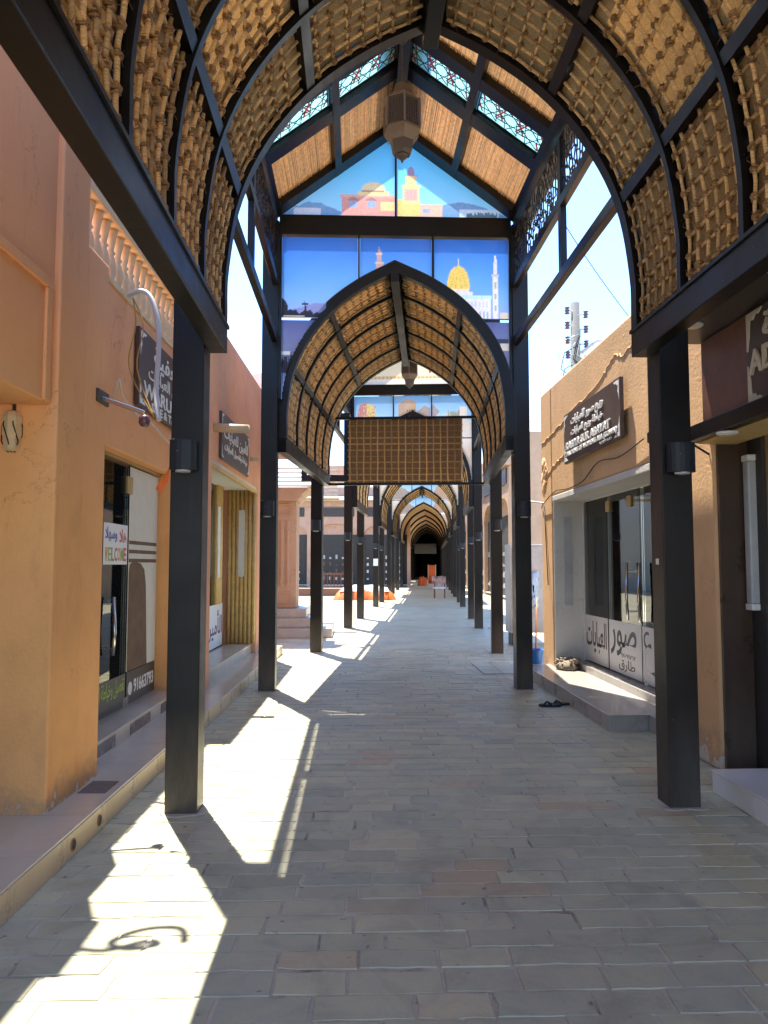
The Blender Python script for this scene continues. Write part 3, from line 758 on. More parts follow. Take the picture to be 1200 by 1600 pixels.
def ridge(x0, x1, z0, hs, seed=1):
    rr = random.Random(seed); n = 14
    return [(x0, z0)] + [(x0 + (x1 - x0) * i / n, z0 + hs[0] + (hs[1] - hs[0]) * math.sin(math.pi * i / n) ** 1.3 + rr.uniform(0, .025)) for i in range(n + 1)] + [(x1, z0)]
def palms(x0, x1, z, h, seed):
    rr = random.Random(seed); out = []; x = x0
    pts = [(x0, z)]; n = 26
    for i in range(n + 1): pts.append((x0 + (x1 - x0) * i / n, z + h * rr.uniform(.35, 1)))
    return pts + [(x1, z)]
def minaret(cx, z0, z1, w, c1, c2):
    h = z1 - z0; S = []
    S.append((c1, rect(cx - w, cx + w, z0, z0 + h * .62))); S.append((c2, rect(cx - w * 1.25, cx + w * 1.25, z0 + h * .60, z0 + h * .64)))
    S.append((c1, rect(cx - w * .65, cx + w * .65, z0 + h * .64, z0 + h * .80))); S.append((c2, rect(cx - w * .8, cx + w * .8, z0 + h * .79, z0 + h * .82)))
    S.append((c1, dome(cx, z0 + h * .82, w * .5, h * .09))); S.append((c1, [(cx - w * .1, z0 + h * .9), (cx + w * .1, z0 + h * .9), (cx, z1)]))
    for k in range(3): S.append((sc(c1, .55), rect(cx - w * .25, cx + w * .25, z0 + h * (.12 + .16 * k), z0 + h * (.2 + .16 * k))))
    return S
WH, GO = (.82, .84, .92), (.85, .66, .16)
mosque = [(WH, rect(.60, 1.26, 4.84, 5.13)), ((.55, .85, .95), rect(.58, 1.27, 5.12, 5.165)), ((.80, .80, .88), rect(.66, 1.02, 5.165, 5.21)), ((.85, .8, .7), rect(.69, .975, 5.21, 5.25)), (GO, [(x, z) for x, z in dome(.832, 5.25, .15, .31)]), ((.8, .7, .4), rect(.826, .838, 5.55, 5.66))]
for k in range(4): mosque.append(((.62, .46, .08), [(.832 + .15 * (k - 1.5) * .5 - .004, 5.255), (.832 + .15 * (k - 1.5) * .5 + .004, 5.255), (.832 + .02 * (k - 1.5), 5.54)]))
for k in range(7): mosque.append(((.45, .52, .72), rect(.90 + k * .05, .925 + k * .05, 4.85, 4.95))); mosque.append(((.6, .66, .85), rect(.90 + k * .05, .915 + k * .05, 5.0, 5.08)))
mosque += minaret(1.325, 4.84, 5.80, .036, (.82, .84, .9), (.66, .68, .8)) + [((.75, .66, .5), rect(1.39, 1.5, 4.84, 4.93)), ((.02, .02, .03), rect(.5, 1.5, 4.83, 4.845))]
PR_A = dict(sky=DUSK, low=LOW, gsky=GAB, cols={
    0: [((.22, .27, .60), ridge(-1.5, -.52, 4.84, (.06, .17), 4)), ((.03, .035, .06), palms(-1.5, -.52, 4.84, .11, 5)), ((.03, .035, .05), [(-1.20, 4.88), (-1.18, 4.88), (-1.185, 5.0), (-1.13, 5.02), (-1.185, 5.03), (-1.22, 5.07), (-1.20, 5.03), (-1.27, 5.02), (-1.2, 5.0)]), ((.03, .035, .05), [(-1.5, 4.85), (-1.42, 4.85), (-1.42, 5.0), (-1.47, 5.08), (-1.5, 5.09)]), ((.7, .62, .45), rect(-1.48, -1.2, 4.845, 4.86))],
    1: minaret(-.22, 5.2, 5.83, .05, (.62, .42, .42), (.75, .6, .6)),
    2: mosque,
    ('low', 0): [((.03, .03, .05), palms(-1.5, -1.36, 4.1, .35, 8)), ((.65, .66, .72), rect(-1.5, -1.38, 4.34, 4.38))],
    ('low', 2): [((.7, .68, .62), rect(1.39, 1.5, 4.42, 4.52)), ((.04, .04, .06), rect(1.3, 1.5, 4.52, 4.58))]},
    gable=[[((.16, .36, .62), ridge(-1.5, -.7, 6.221, (.03, .17), 9)), ((.62, .70, .80), rect(-1.36, -1.0, 6.222, 6.32)), ((.70, .34, .30), rect(-.72, -.016, 6.222, 6.49)), ((.76, .44, .38), rect(-.74, -.016, 6.48, 6.51)), ((.86, .70, .34), rect(-.5, -.10, 6.505, 6.56)), ((.84, .72, .42), dome(-.30, 6.56, .16, .13)), ((.45, .30, .22), rect(-.45, -.15, 6.555, 6.575)), ((.3, .2, .15), rect(-.302, -.298, 6.68, 6.74)),
        ((.32, .42, .62), rect(-.62, -.52, 6.33, 6.43)), ((.32, .42, .62), rect(-.38, -.28, 6.33, 6.43)), ((.42, .22, .2), [(-.66, 6.43), (-.48, 6.43), (-.57, 6.49)]), ((.42, .22, .2), [(-.42, 6.43), (-.24, 6.43), (-.33, 6.49)]), ((.88, .66, .30), rect(-.20, -.016, 6.30, 6.42))],
        [((.16, .34, .60), ridge(.2, 1.5, 6.221, (.02, .19), 12)), ((.60, .74, .86), rect(.85, 1.38, 6.222, 6.33)), ((.10, .20, .22), palms(.95, 1.35, 6.222, .09, 3)), ((.80, .50, .38), rect(.30, .62, 6.222, 6.40)), ((.86, .60, .2), rect(.016, .32, 6.222, 6.45)), ((.88, .66, .30), rect(.10, .31, 6.40, 6.62)), ((.74, .44, .42), rect(.12, .29, 6.44, 6.60)), ((.88, .66, .3), rect(.08, .33, 6.62, 6.66)), ((.86, .62, .34), rect(.13, .28, 6.66, 6.78)), ((.5, .3, .3), rect(.11, .30, 6.775, 6.795)), ((.35, .25, .45), dome(.205, 6.79, .05, .12)),
         ((.6, .38, .34), rect(.15, .17, 6.45, 6.59)), ((.6, .38, .34), rect(.195, .215, 6.45, 6.59)), ((.6, .38, .34), rect(.24, .26, 6.45, 6.59)), ((.32, .42, .62), rect(.36, .45, 6.27, 6.34))]])
fort = [((.62, .50, .40), rect(-.46, .46, 4.84, 5.22)), ((.56, .40, .28), [(-.36, 5.2), (.10, 5.2), (.10, 5.74), (-.10, 5.86), (-.36, 5.70)]), ((.50, .36, .26), [(-.36, 5.2), (-.20, 5.2), (-.20, 5.82), (-.36, 5.70)]), ((.40, .33, .32), [(.1, 5.3), (.46, 5.25), (.46, 5.6), (.3, 5.66), (.12, 5.5)]), ((.66, .55, .46), rect(-.46, .46, 5.18, 5.30))]
for k in range(4): fort.append(((.2, .14, .1), rect(-.15 + .06 * k, -.12 + .06 * k, 5.5, 5.56)))
tower = [((.55, .24, .26), [(-1.42, 4.84), (-1.18, 4.84), (-1.18, 5.74), (-1.36, 5.7), (-1.41, 5.45)]), ((.72, .62, .25), [(-1.18, 4.84), (-.93, 4.84), (-.94, 5.45), (-1.0, 5.68), (-1.18, 5.74)])]
rr = random.Random(5)
for k in range(90):
    x, z = rr.uniform(-1.4, -.97), rr.uniform(4.9, 5.65); tower.append((rr.choice([(.62, .45, .22), (.50, .20, .24), (.70, .34, .28), (.75, .66, .35)]), rect(x, x + .03, z, z + .035)))
rocks = [((.66, .62, .58), ridge(.51, 1.5, 4.84, (.34, .62), 21)), ((.30, .34, .26), palms(.9, 1.25, 5.28, .3, 6)), ((.78, .74, .68), rect(1.2, 1.38, 5.3, 5.62)), ((.5, .44, .42), dome(.75, 5.0, .12, .24)), ((.5, .44, .42), dome(1.05, 5.05, .12, .22)), ((.4, .34, .36), [(.51, 5.3), (.7, 5.5), (.51, 5.7)])]
castle = lambda a, b_, sd: [((.80, .58, .30), rect(a, b_, 6.36, 6.44)), ((.85, .80, .70), rect(a, b_, 6.222, 6.36))] + [((.55, .32, .2), dome(a + .05 + .1 * k, 6.37, .028, .05, 6)) for k in range(int(abs(b_ - a) / .1) - 1)] + [((.45, .12, .08), rect(a + .4, a + .46, 6.5, 6.6))]
PR_C = dict(sky=DAY, low=ROCK, gsky=CREAM, cols={0: tower, 1: fort, 2: rocks}, gable=[castle(-1.3, -.016, 1), castle(.016, 1.3, 2)])
PR_E = dict(sky=DAY, low=ROCK, gsky=DAY, cols={0: [((.35, .30, .28), ridge(-1.5, -.51, 4.84, (.3, .6), 3))], 2: [((.5, .36, .28), ridge(.51, 1.5, 4.84, (.2, .9), 14))]}, gable=[[], []])

# near vault (camera stands under it), first pavilion, then the bays beyond the bend
vault('vaulted_canopy', 'nearest pointed vault overhead with large woven cane panels between curved black ribs', (AX, 0, 0), 0, -3.10, 5.27, 11, True, 'vaulted canopies', y_vis0=1.2, separate=True)
pavilion('gabled_pavilion', 'tall black steel pavilion with gabled reed roof and dusk mosque pictures', (AX, 5.09, 0), 0, 4.99, True, PR_A, 'gabled pavilions')
def at2(s): return Matrix.Rotation(A2, 4, 'Z') @ Vector((0, s, 0)) + Vector(O2)
vault('vaulted_canopy', 'second pointed vault whose black arch rises before the mosque pictures', at2(0), A2, -.14, 4.20, 5, False, 'vaulted canopies')
pavilion('gabled_pavilion', 'second pavilion with pictures of a round tower and a fort', at2(4.03), A2, 5.62, True, PR_C, 'gabled pavilions')
vault('vaulted_canopy', 'third vault seen beneath the hanging square lattice panel', at2(9.5), A2, 0, 3.5, 4, False, 'vaulted canopies')
pavilion('gabled_pavilion', 'third pavilion along the walk behind the two thin arches', at2(12.85), A2, 6.61, False, PR_E, 'gabled pavilions')
vault('vaulted_canopy', 'fourth vault along the walk beyond the orange tarpaulin heap', at2(19.3), A2, 0, 3.6, 4, False, 'vaulted canopies')
pavilion('gabled_pavilion', 'fourth pavilion along the walk beside the chair draped with cloth', at2(22.75), A2, 5.9, False, PR_E, 'gabled pavilions')
vault('vaulted_canopy', 'fifth vault in the distance along the walk', at2(28.5), A2, 0, 4.0, 4, False, 'vaulted canopies')
pavilion('gabled_pavilion', 'farthest pavilion before the dark covered end of the walk', at2(32.4), A2, 6.2, False, PR_E, 'gabled pavilions')
# dark covered end of the walk: long vault on posts
endv = thing('covered_passage', 'long dark covered end of the walk with rows of black posts', 'arcade', at2(38.5), A2)
for k in range(9):
    link('rib', bpy.data.meshes['end_rib'], endv, (0, .1 + 6.6 * k, 0))
    for sx in (-1, 1):
        a, b_ = sorted((sx * 1.54, sx * 1.75)); MB().box(a, b_, 6.6 * k, 6.6 * k + .21, 0, 5.2).build('post', 'dark_steel', endv)
for sx in (-1, 1):
    a, b_ = sorted((sx * 1.42, sx * 1.535)); MB().box(a, b_, 0, 58, 3.06, 3.25).build('side_beam', 'dark_steel', endv)
arch_ring(0, 58, .13, .15, 30, .15).build('woven_lining', 'cane', endv, True)
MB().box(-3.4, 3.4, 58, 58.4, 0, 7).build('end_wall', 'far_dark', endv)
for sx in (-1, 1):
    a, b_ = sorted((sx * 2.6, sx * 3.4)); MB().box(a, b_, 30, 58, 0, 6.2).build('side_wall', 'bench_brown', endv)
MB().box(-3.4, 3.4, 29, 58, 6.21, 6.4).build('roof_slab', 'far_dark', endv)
MB().box(-1.2, 1.0, 30.0, 30.1, 2.7, 3.7).build('hanging_board', 'shop_dark', endv)
MB().box(-.9, .3, 57.9, 58, 0, 2.6).build('end_door', 'bench_brown', endv)

# hanging flat lattice panel at the far end of the second vault
fl = thing('lattice_panel', 'flat square lattice panel of woven cane hung across the second vault', 'panel', at2(4.05), A2)
for z in (3.075, 4.30): MB().box(-1.42, 1.42, -.03, .03, z - .022, z + .022).build('support_bar', 'dark_steel', fl)
MB().box(-1.06, 1.04, .045, .06, 3.10, 4.28).build('backing', 'rope', fl)  # darker material puts the shade behind the canes into the backing colour
x = -1.03; i = 0
while x < 1.04:
    MB().tube([(x + .004 * math.sin(k + i), -.012 + .006 * (-1) ** k, 3.10 + 1.2 * k / 12) for k in range(13)], .014, 5).build('upright_cane', 'cane', fl, True); x += .1285; i += 1
z = 3.14; i = 0
while z < 4.27:
    MB().tube([(-1.07 + 2.12 * k / 17, .012 + .006 * (-1) ** (k + i), z) for k in range(18)], .014, 5).build('cross_cane', 'cane', fl, True); z += .1135; i += 1

# hanging lanterns
def lantern(label, loc, rz, zr, zt):
    th = thing('hanging_lantern', label, 'lantern', loc, rz, 'hanging lanterns')
    h = zr - zt
    MB().lathe([(.05, 0), (.06, -.04), (.06, -.10), (.03, -.13)], 10, (0, 0, zr)).build('ceiling_cup', 'bronze', th, True)
    k = 0; z = zr - .12
    while z > zt:
        mb = MB(); a = k % 2; ring = [(.010 * math.cos(t_) * (1 - a), .010 * math.cos(t_) * a, z - .016 + .02 * math.sin(t_)) for t_ in [i * math.pi / 3 for i in range(7)]]
        mb.tube(ring, .003, 4, False).build('chain_link', 'bronze', th); z -= .032; k += 1
    six = lambda pr, nm, m_='bronze': MB().lathe(pr, 6, (0, 0, zt), R(30)).build(nm, m_, th)
    six([(.03, 0), (.075, -.03), (.105, -.10), (.115, -.14)], 'crown'); six([(.118, -.14), (.128, -.15), (.128, -.165), (.178, -.20), (.185, -.21)], 'shoulder', 'bronze_light')
    body = six([(.180, -.21), (.186, -.50)], 'body')
    six([(.190, -.50), (.192, -.525), (.15, -.58), (.125, -.62)], 'lower_collar', 'bronze_light'); six([(.122, -.62), (.105, -.72), (.085, -.75)], 'tail'); six([(.06, -.75), (.052, -.775), (.02, -.80), (.008, -.83)], 'finial')
    for k in range(6):
        a = R(30 + 60 * k); MB().bar((.186 * math.cos(a), .186 * math.sin(a), zt - .205), (.19 * math.cos(a), .19 * math.sin(a), zt - .505), .022, .022).build('corner_strip', 'bronze_light', th)
    for k in range(6):                                  # pierced relief on the faces
        a = R(60 * k); e = MB(); rr = random.Random(k)
        n_ = Vector((math.cos(a), math.sin(a), 0)); tg = Vector((-n_.y, n_.x, 0)); c0 = n_ * .1625
        for i in range(5):
            for j in range(9):
                p = c0 + tg * (-.062 + .031 * i) + Vector((0, 0, zt - .245 - .028 * j)); e.blob(p, .011, .011, .013, None, 5, 3)
        stuff(e.build('fretwork', 'brown_sheet' if k % 2 else 'bronze', body))
    return th
lantern('bronze six sided lantern hanging large under the first gabled roof', (AX - .07, 7.4, 0), R(4), 6.98, 6.43)
lantern('small far bronze lantern hanging at the end of the second vault', at2(6.8), A2, 6.98, 6.30)

# box lamps on the posts
lamp_me = {}
def post_lamp(label, loc, rz):
    th = thing('post_lamp', label, 'lamp', loc, rz, 'box lamps on the posts')
    if not lamp_me:
        poly = [(-.085, 0), (.085, 0), (.085, -.075)] + [(.085 * math.cos(t_), -.075 - .035 * math.sin(t_)) for t_ in [i * math.pi / 8 for i in range(1, 8)]] + [(-.085, -.075)]
        lamp_me['b'] = MB().prism(poly, 'z', 2.215, 2.415).mesh('lamp_body', 'lamp_black'); lamp_me['l'] = MB().lathe([(.05, 0), (.05, -.012)], 12, (0, -.055, 2.2145)).mesh('lamp_lens', 'frame_grey')
    b_ = link('lamp_body', lamp_me['b'], th); link('lamp_lens', lamp_me['l'], th)
    md = b_.modifiers.new('bevel', 'BEVEL'); md.width = .006; md.segments = 2; md.limit_method = 'ANGLE'; md.angle_limit = R(50)
post_lamp('black box lamp on the nearest left post by the orange cloth', (AX - 1.655 + .0, 5.088, 0), 0)
post_lamp('black box lamp on the nearest right post', (AX + 1.655, 5.088, 0), 0)
post_lamp('black box lamp on the second left post', (AX - 1.65, 9.868, 0), 0)
post_lamp('black box lamp on the second right post', (AX + 1.65, 9.868, 0), 0)
ORD = ['third', 'fourth', 'fifth', 'sixth', 'seventh']
for i, s_ in enumerate((4.03, 9.44, 12.85, 19.25, 22.75)):
    for sx, nm in ((-1, 'left'), (1, 'right')):
        p = at2(s_) + Matrix.Rotation(A2, 4, 'Z') @ Vector((sx * 1.645, -.002, 0))
        post_lamp('black box lamp on the %s post along the %s side' % (ORD[i], nm), p, A2)

# ---------------------------------------------------------------- left side: raised walkway and shops
LO, LA = Vector((-1.525, 5.0, 0)), R(-1.45)
def Lw(u, v, z=0): return Matrix.Rotation(LA, 4, 'Z') @ Vector((u, v, z)) + LO
walk = struct(MB().box(-3.2, -.012, -7, 9.0, -.02, .138).build('raised_walkway', 'mortar')); walk.location = LO; walk.rotation_euler = (0, 0, LA)
ed = [-7]; 
while ed[-1] < 8.9: ed.append(min(9.0, ed[-1] + .60))
tm = {}
for a, b_ in zip(ed[:-1], ed[1:]):
    L_ = round(b_ - a - .004, 3)
    if L_ < .05: continue
    if L_ not in tm: tm[L_] = (MB().box(-.62, -.006, 0, L_, .138, .150).mesh('tile', 'walk_tile'), MB().box(-.012, 0, 0, L_, -.02, .137).mesh('riser_tile', 'riser_tile'))
    link('tile', tm[L_][0], walk, (0, a + .002, 0), bevel=.002); link('riser_tile', tm[L_][1], walk, (0, a + .302 - (.3 if a == -7 else 0), 0) if a + .302 + L_ < 9 else (0, a + .002, 0), bevel=.002)
for v in (-.62, -.22):
    MB().tube([(-.05, v, .07), (.006, v, .07)], .034, 14).build('drain_pipe', 'drain_pipe', walk, True); MB().tube([(.004, v, .07), (.0075, v, .07)], .026, 14).build('drain_hole', 'far_dark', walk)
MB().box(-.235, -.06, .05, .32, .150, .1535).build('floor_grate', 'iron_cover', walk)

b1 = thing('shop_building', 'orange plastered shop building at left with balustraded parapet and glass door', 'building', LO, LA)
w = MB()
w.box(-.85, -.30, -9, -.36, 2.56, 4.32)                                        # above the nearest shop
w.box(-1.3, -.26, -.36, .08, .0, 4.50); w.box(-1.3, -.26, .08, .47, .0, 3.74)                                        # pier
w.box(-.95, -.52, .47, 3.50, 2.56, 3.90); w.box(-.95, -.52, .08, .47, 3.74, 3.90); w.box(-.95, -.52, 3.22, 3.50, .14, 2.56)
w.box(-3.5, -.951, .47, 3.50, 2.80, 3.82); w.box(-3.5, -3.3, -9, 3.5, 0, 3.6)
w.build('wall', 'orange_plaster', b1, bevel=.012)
MB().box(-.86, -.285, -9, -.362, 4.321, 4.38).build('coping', 'salmon_plaster', b1, bevel=.03)
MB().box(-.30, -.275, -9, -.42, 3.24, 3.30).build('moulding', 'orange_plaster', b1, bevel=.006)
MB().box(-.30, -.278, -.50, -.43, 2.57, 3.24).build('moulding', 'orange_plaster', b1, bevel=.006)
MB().box(-1.32, -.24, -.38, .10, 4.501, 4.58).build('parapet_post', 'salmon_plaster', b1, bevel=.02)
balp = [(.055, 0), (.055, .04), (.035, .05), (.05, .10), (.056, .14), (.045, .20), (.028, .25), (.042, .27), (.028, .29), (.036, .34), (.045, .39), (.05, .42), (.055, .43), (.055, .455)]
bal_me = MB().lathe([(r_ * 1.08, z_ * 1.075) for r_, z_ in balp], 12).mesh('baluster', 'balustrade_cement', True)
MB().box(-.68, -.50, .085, 3.5, 3.901, 3.94).build('balustrade_base', 'balustrade_cement', b1, bevel=.008); MB().box(-.69, -.49, .085, 3.5, 4.43, 4.54).build('balustrade_rail', 'balustrade_cement', b1, bevel=.012)
v = .20
while v < 3.45: link('baluster', bal_me, b1, (-.59, v, 3.94)); v += .172
# nearest shop front at the picture edge
MB().box(-.80, -.79, -6, -.40, .15, 2.55).build('glass_pane', 'teal_glass', b1); MB().box(-.86, -.78, -.40, -.362, .15, 2.56).build('door_frame', 'frame_grey', b1)
MB().box(-1.1, -.60, -6, -.42, .14, .30).build('door_step', 'step_riser', b1, bevel=.006)
MB().box(-3.2, -.85, -6, -.4, .14, .16).build('shop_floor', 'grey_granite', b1)
# shop front: two panes, step, door handle, inside
MB().box(-.95, -.40, .475, 3.22, .14, .285).build('door_step', 'walk_tile', b1, bevel=.004)
for a, b_, mm_ in ((.60, 1.25, 'brown_granite'), (1.62, 2.2, 'brown_granite'), (2.55, 3.0, 'brown_granite')): MB().box(-.40, -.396, a, b_, .17, .262).build('step_inlay', mm_, b1)
door = MB().box(-.662, -.652, .62, 2.24, .30, 2.50).build('glass_door', 'shop_glass', b1); side = MB().box(-.662, -.652, 2.255, 3.20, .30, 2.528).build('glass_pane', 'shop_glass', b1)
MB().box(-.648, -.644, .64, 2.23, .305, .60).build('vinyl_strip', 'black_vinyl', door); MB().box(-.648, -.644, 2.265, 3.15, .305, .60).build('vinyl_strip', 'black_vinyl', side)
MB().tube([(-.60, 1.74, .82), (-.585, 1.73, 1.0), (-.60, 1.74, 1.32)], .016, 8).build('handle', 'chrome', door, True)
for z in (.88, 1.26): MB().tube([(-.66, 1.74, z), (-.60, 1.74, z)], .008, 6).build('handle_stud', 'chrome', door)
MB().box(-.67, -.64, 2.16, 2.32, 2.26, 2.42).build('door_hinge', 'gold_metal', door); MB().box(-.67, -.64, 2.16, 2.32, .30, .38).build('floor_hinge', 'chrome', door)
MB().box(-.70, -.62, .475, 3.22, 2.53, 2.558).build('head_rail', 'gold_metal', b1)
lat = MB()
for k in range(9):
    lat.bar((-.70, .6 + .2 * k, 1.98), (-.70, .9 + .2 * k, 2.40), .015, .015, (1, 0, 0)); lat.bar((-.70, .9 + .2 * k, 1.98), (-.70, .6 + .2 * k, 2.40), .015, .015, (1, 0, 0))
stuff(lat.build('lattice_screen', 'far_dark', b1))
lf = MB(); rr = random.Random(2)
for k in range(60):
    c_ = Vector((-.70, rr.uniform(.9, 2.2), rr.uniform(1.98, 2.4))); lf.blob(c_, .006, .035, .05, Matrix.Rotation(rr.uniform(0, 3), 3, 'X'), 5, 3)
stuff(lf.build('leaf_garland', 'green_ink', b1))
MB().box(-.649, -.6465, 1.58, 2.21, 1.60, 1.96).build('welcome_panel', 'white_vinyl', door)
MX = lambda v, z, u=-.6462: face_pos_x(u, v, z)
for k, (ch, ml) in enumerate(zip('WELCOME', ('orange_ink', 'lime_ink', 'green_ink', 'red_ink', 'orange_ink', 'lime_ink', 'red_ink'))): text(ch, ml, door, MX(1.65 + .082 * k, 1.69), height=.12, width=.068, thick=.002, bold=.02)
text(arabic('وسهلا'), 'blue_ink', door, MX(1.77, 1.86), width=.30, height=.13, thick=.002, bold=.02); text(arabic('هلا'), 'red_ink', door, MX(2.08, 1.86), width=.19, height=.12, thick=.002, bold=.02)
text('91663793', 'letter_white', side, MX(2.80, .45, -.6438), width=.64, height=.13, thick=.002, bold=.02); MB().tube([(-.6438, 2.37, .44), (-.642, 2.37, .44)], .062, 18).build('phone_badge', 'white_vinyl', side)
text(arabic('تفصيل وخياطة العبايات'), 'lime_ink', door, MX(1.72, .50, -.6438), width=.95, height=.17, thick=.002, bold=.01)
MB().box(-1.9, -1.88, .5, 3.2, .29, 2.7).build('shop_back_wall', 'shop_cream', b1); MB().box(-1.88, -.67, .5, 3.2, .285, .295).build('shop_floor', 'grey_granite', b1); MB().box(-1.88, -.67, 3.2, 3.22, .29, 2.7).build('shop_side_wall', 'shop_cream', b1)
MB().box(-.6515, -.6500, 2.26, 3.19, .605, 2.52).build('frosted_film', 'shop_cream', side)
for k in range(3): MB().box(-.6498, -.6490, 2.27, 3.17, 1.62 + .085 * k, 1.655 + .085 * k).build('printed_stripe', 'abaya_brown', side)
sil = [(2.275, .60), (2.90, .60), (2.86, 1.0), (2.82, 1.4), (2.76, 1.55), (2.64, 1.61), (2.40, 1.63), (2.30, 1.60), (2.275, 1.5)]
MB().prism([(a, max(c_, .606)) for a, c_ in sil], 'x', -.6488, -.6478).build('gown_silhouette', 'abaya_brown', side)
def abaya(label, u, v, z, mat_, h, w_):
    th = thing('abaya_gown', label, 'gown', Lw(u, v, z), LA, None)
    s_ = [(w_ * .80, 0), (w_ * .78, h * .1), (w_ * .62, h * .5), (w_ * .66, h * .80), (w_ * .58, h * .90), (w_ * .30, h * .96), (w_ * .12, h)]
    mb = MB(); n = 20; vs_ = []
    for r_, zz in s_:
        for k in range(n):
            a = 2 * math.pi * k / n; f_ = 1 + .05 * math.sin(6 * a) * (1 - zz / h); vs_.append((r_ * .5 * math.cos(a) * f_, r_ * math.sin(a) * f_, zz))
    mb.add(vs_, [(i * n + k, i * n + (k + 1) % n, (i + 1) * n + (k + 1) % n, (i + 1) * n + k) for i in range(len(s_) - 1) for k in range(n)] + [tuple(range((len(s_) - 1) * n, len(s_) * n))])
    mb.build('gown_body', mat_, th, True)
    for sy in (-1, 1): MB().tube([(0, sy * w_ * .55, h * .88), (.03, sy * w_ * .78, h * .62), (.05, sy * w_ * .82, h * .42)], [.07, .075, .09], 8).build('sleeve', mat_, th, True)
abaya('dark grey gown on show behind the glass door handle', -.92, 1.75, .295, 'abaya_grey', 1.42, .30)

# second left building with yellow ribbed entrance
b2 = thing('shop_building', 'salmon plastered shop building at left with yellow ribbed entrance', 'building', LO, LA)
w = MB(); w.box(-4.0, -.30, 3.502, 4.22, .14, 4.62); w.box(-4.0, -.30, 7.82, 8.75, .14, 4.62); w.box(-4.0, -.30, 4.22, 7.82, 2.87, 4.62); w.box(-4.0, -1.6, 4.22, 7.82, .14, 2.87)
w.build('wall', 'salmon_plaster', b2, bevel=.015)
MB().box(-1.6, -.38, 4.222, 7.818, .14, .30).build('door_step', 'walk_tile', b2, bevel=.004)
for k in range(7): MB().tube([(-.345 - .068 * k, 7.80, .302), (-.345 - .068 * k, 7.80, 2.83)], .033, 10).build('ribbed_strip', 'yellow_panel', b2, True)
for k in range(6): MB().tube([(-.80, 7.3 - .072 * k, .985), (-.80, 7.3 - .072 * k, 2.83)], .033, 10).build('ribbed_strip', 'yellow_panel', b2, True)
MB().box(-.85, -.31, 4.23, 7.78, 2.83, 2.868).build('soffit_panel', 'shop_cream', b2); MB().box(-.36, -.305, 4.23, 7.8, 2.78, 2.829).build('head_rail', 'yellow_panel', b2)
gp = MB().box(-.822, -.812, 4.25, 7.6, .302, 2.828).build('glass_pane', 'shop_glass', b2)
MB().box(-.809, -.806, 4.4, 7.55, .32, .98).build('vinyl_band', 'white_vinyl', gp)
text(arabic('الأمين للعبايات'), 'purple_ink', gp, face_pos_x(-.8055, 6.1, .66), width=2.8, height=.46, thick=.002, bold=.01)
for k in range(2): MB().box(-.775, -.765, 6.92 + .0, 7.10, 1.4 - .0, 2.5).build('framed_notice', 'white_plastic', b2); break
MB().box(-.60, -.50, 7.765, 7.777, 1.4, 2.5).build('framed_notice', 'white_plastic', b2)
MB().box(-1.58, -1.57, 4.25, 7.7, .3, 2.86).build('shop_back_wall', 'shop_cream', b2)

# signboards
def corner_flourish(board, x, y0, y1, z0, z1, face, mat='letter_white', s=.16):
    for (yy, zz, dy, dz) in ((y0, z0, 1, 1), (y1, z0, -1, 1), (y0, z1, 1, -1), (y1, z1, -1, -1)):
        poly = [(0, 0), (s, 0), (s * .75, s * .16), (s * .55, s * .12), (s * .42, s * .28), (s * .2, s * .25), (s * .16, s * .5), (s * .24, s * .7), (s * .1, s * .85), (0, s * 1.25)]
        p2 = [(yy + dy * (a + .006), zz + dz * (c_ + .006)) for a, c_ in poly]
        MB().prism(p2, 'x', x, x + face * .003).build('corner_flourish', mat, board)
s1 = thing('sign_board', 'dark sign board with white lettering under the left balustrade', 'sign', Vector((-1.69, 5.55, -.176)), LA, 'shop sign boards'); s1.scale = (1.11, 1.11, 1.11)
MB().box(-.298, -.262, 1.20, 4.0, 2.89, 3.54).build('board', 'sign_brown', s1, bevel=.004); corner_flourish(s1, -.2615, 1.22, 3.98, 2.91, 3.52, 1)
TX = lambda v, z, u=-.2605: face_pos_x(u, v, z)
text(arabic('ورود العفية'), 'letter_white', s1, TX(2.45, 3.385), width=1.7, height=.22, thick=.004, bold=.015); text(arabic('لبيع وتفصيل العبايات'), 'letter_white', s1, TX(2.35, 3.20), width=1.8, height=.17, thick=.004, bold=.01)
text('WARUD AL AFIYA', 'letter_white', s1, TX(1.32, 3.06), width=2.35, height=.125, thick=.004, bold=.02, align='LEFT'); text('SALE & TAILORING OF ABAYA', 'letter_white', s1, TX(1.55, 2.945), width=2.2, height=.075, thick=.004, bold=.02, align='LEFT')
s2 = thing('sign_board', 'dark sign board above the yellow ribbed entrance', 'sign', LO, LA, 'shop sign boards')
MB().box(-.298, -.265, 4.60, 6.68, 2.93, 3.53).build('board', 'sign_brown', s2, bevel=.004); corner_flourish(s2, -.2645, 4.62, 6.66, 2.95, 3.51, 1, s=.12)
TY = lambda v, z: face_pos_x(-.2635, v, z)
text(arabic('الأمين للعبايات'), 'letter_white', s2, TY(5.65, 3.30), width=1.8, height=.24, bold=.015); text(arabic('خياطة وتفصيل العبايات'), 'letter_white', s2, TY(5.65, 3.10), width=1.75, height=.12, bold=.02)

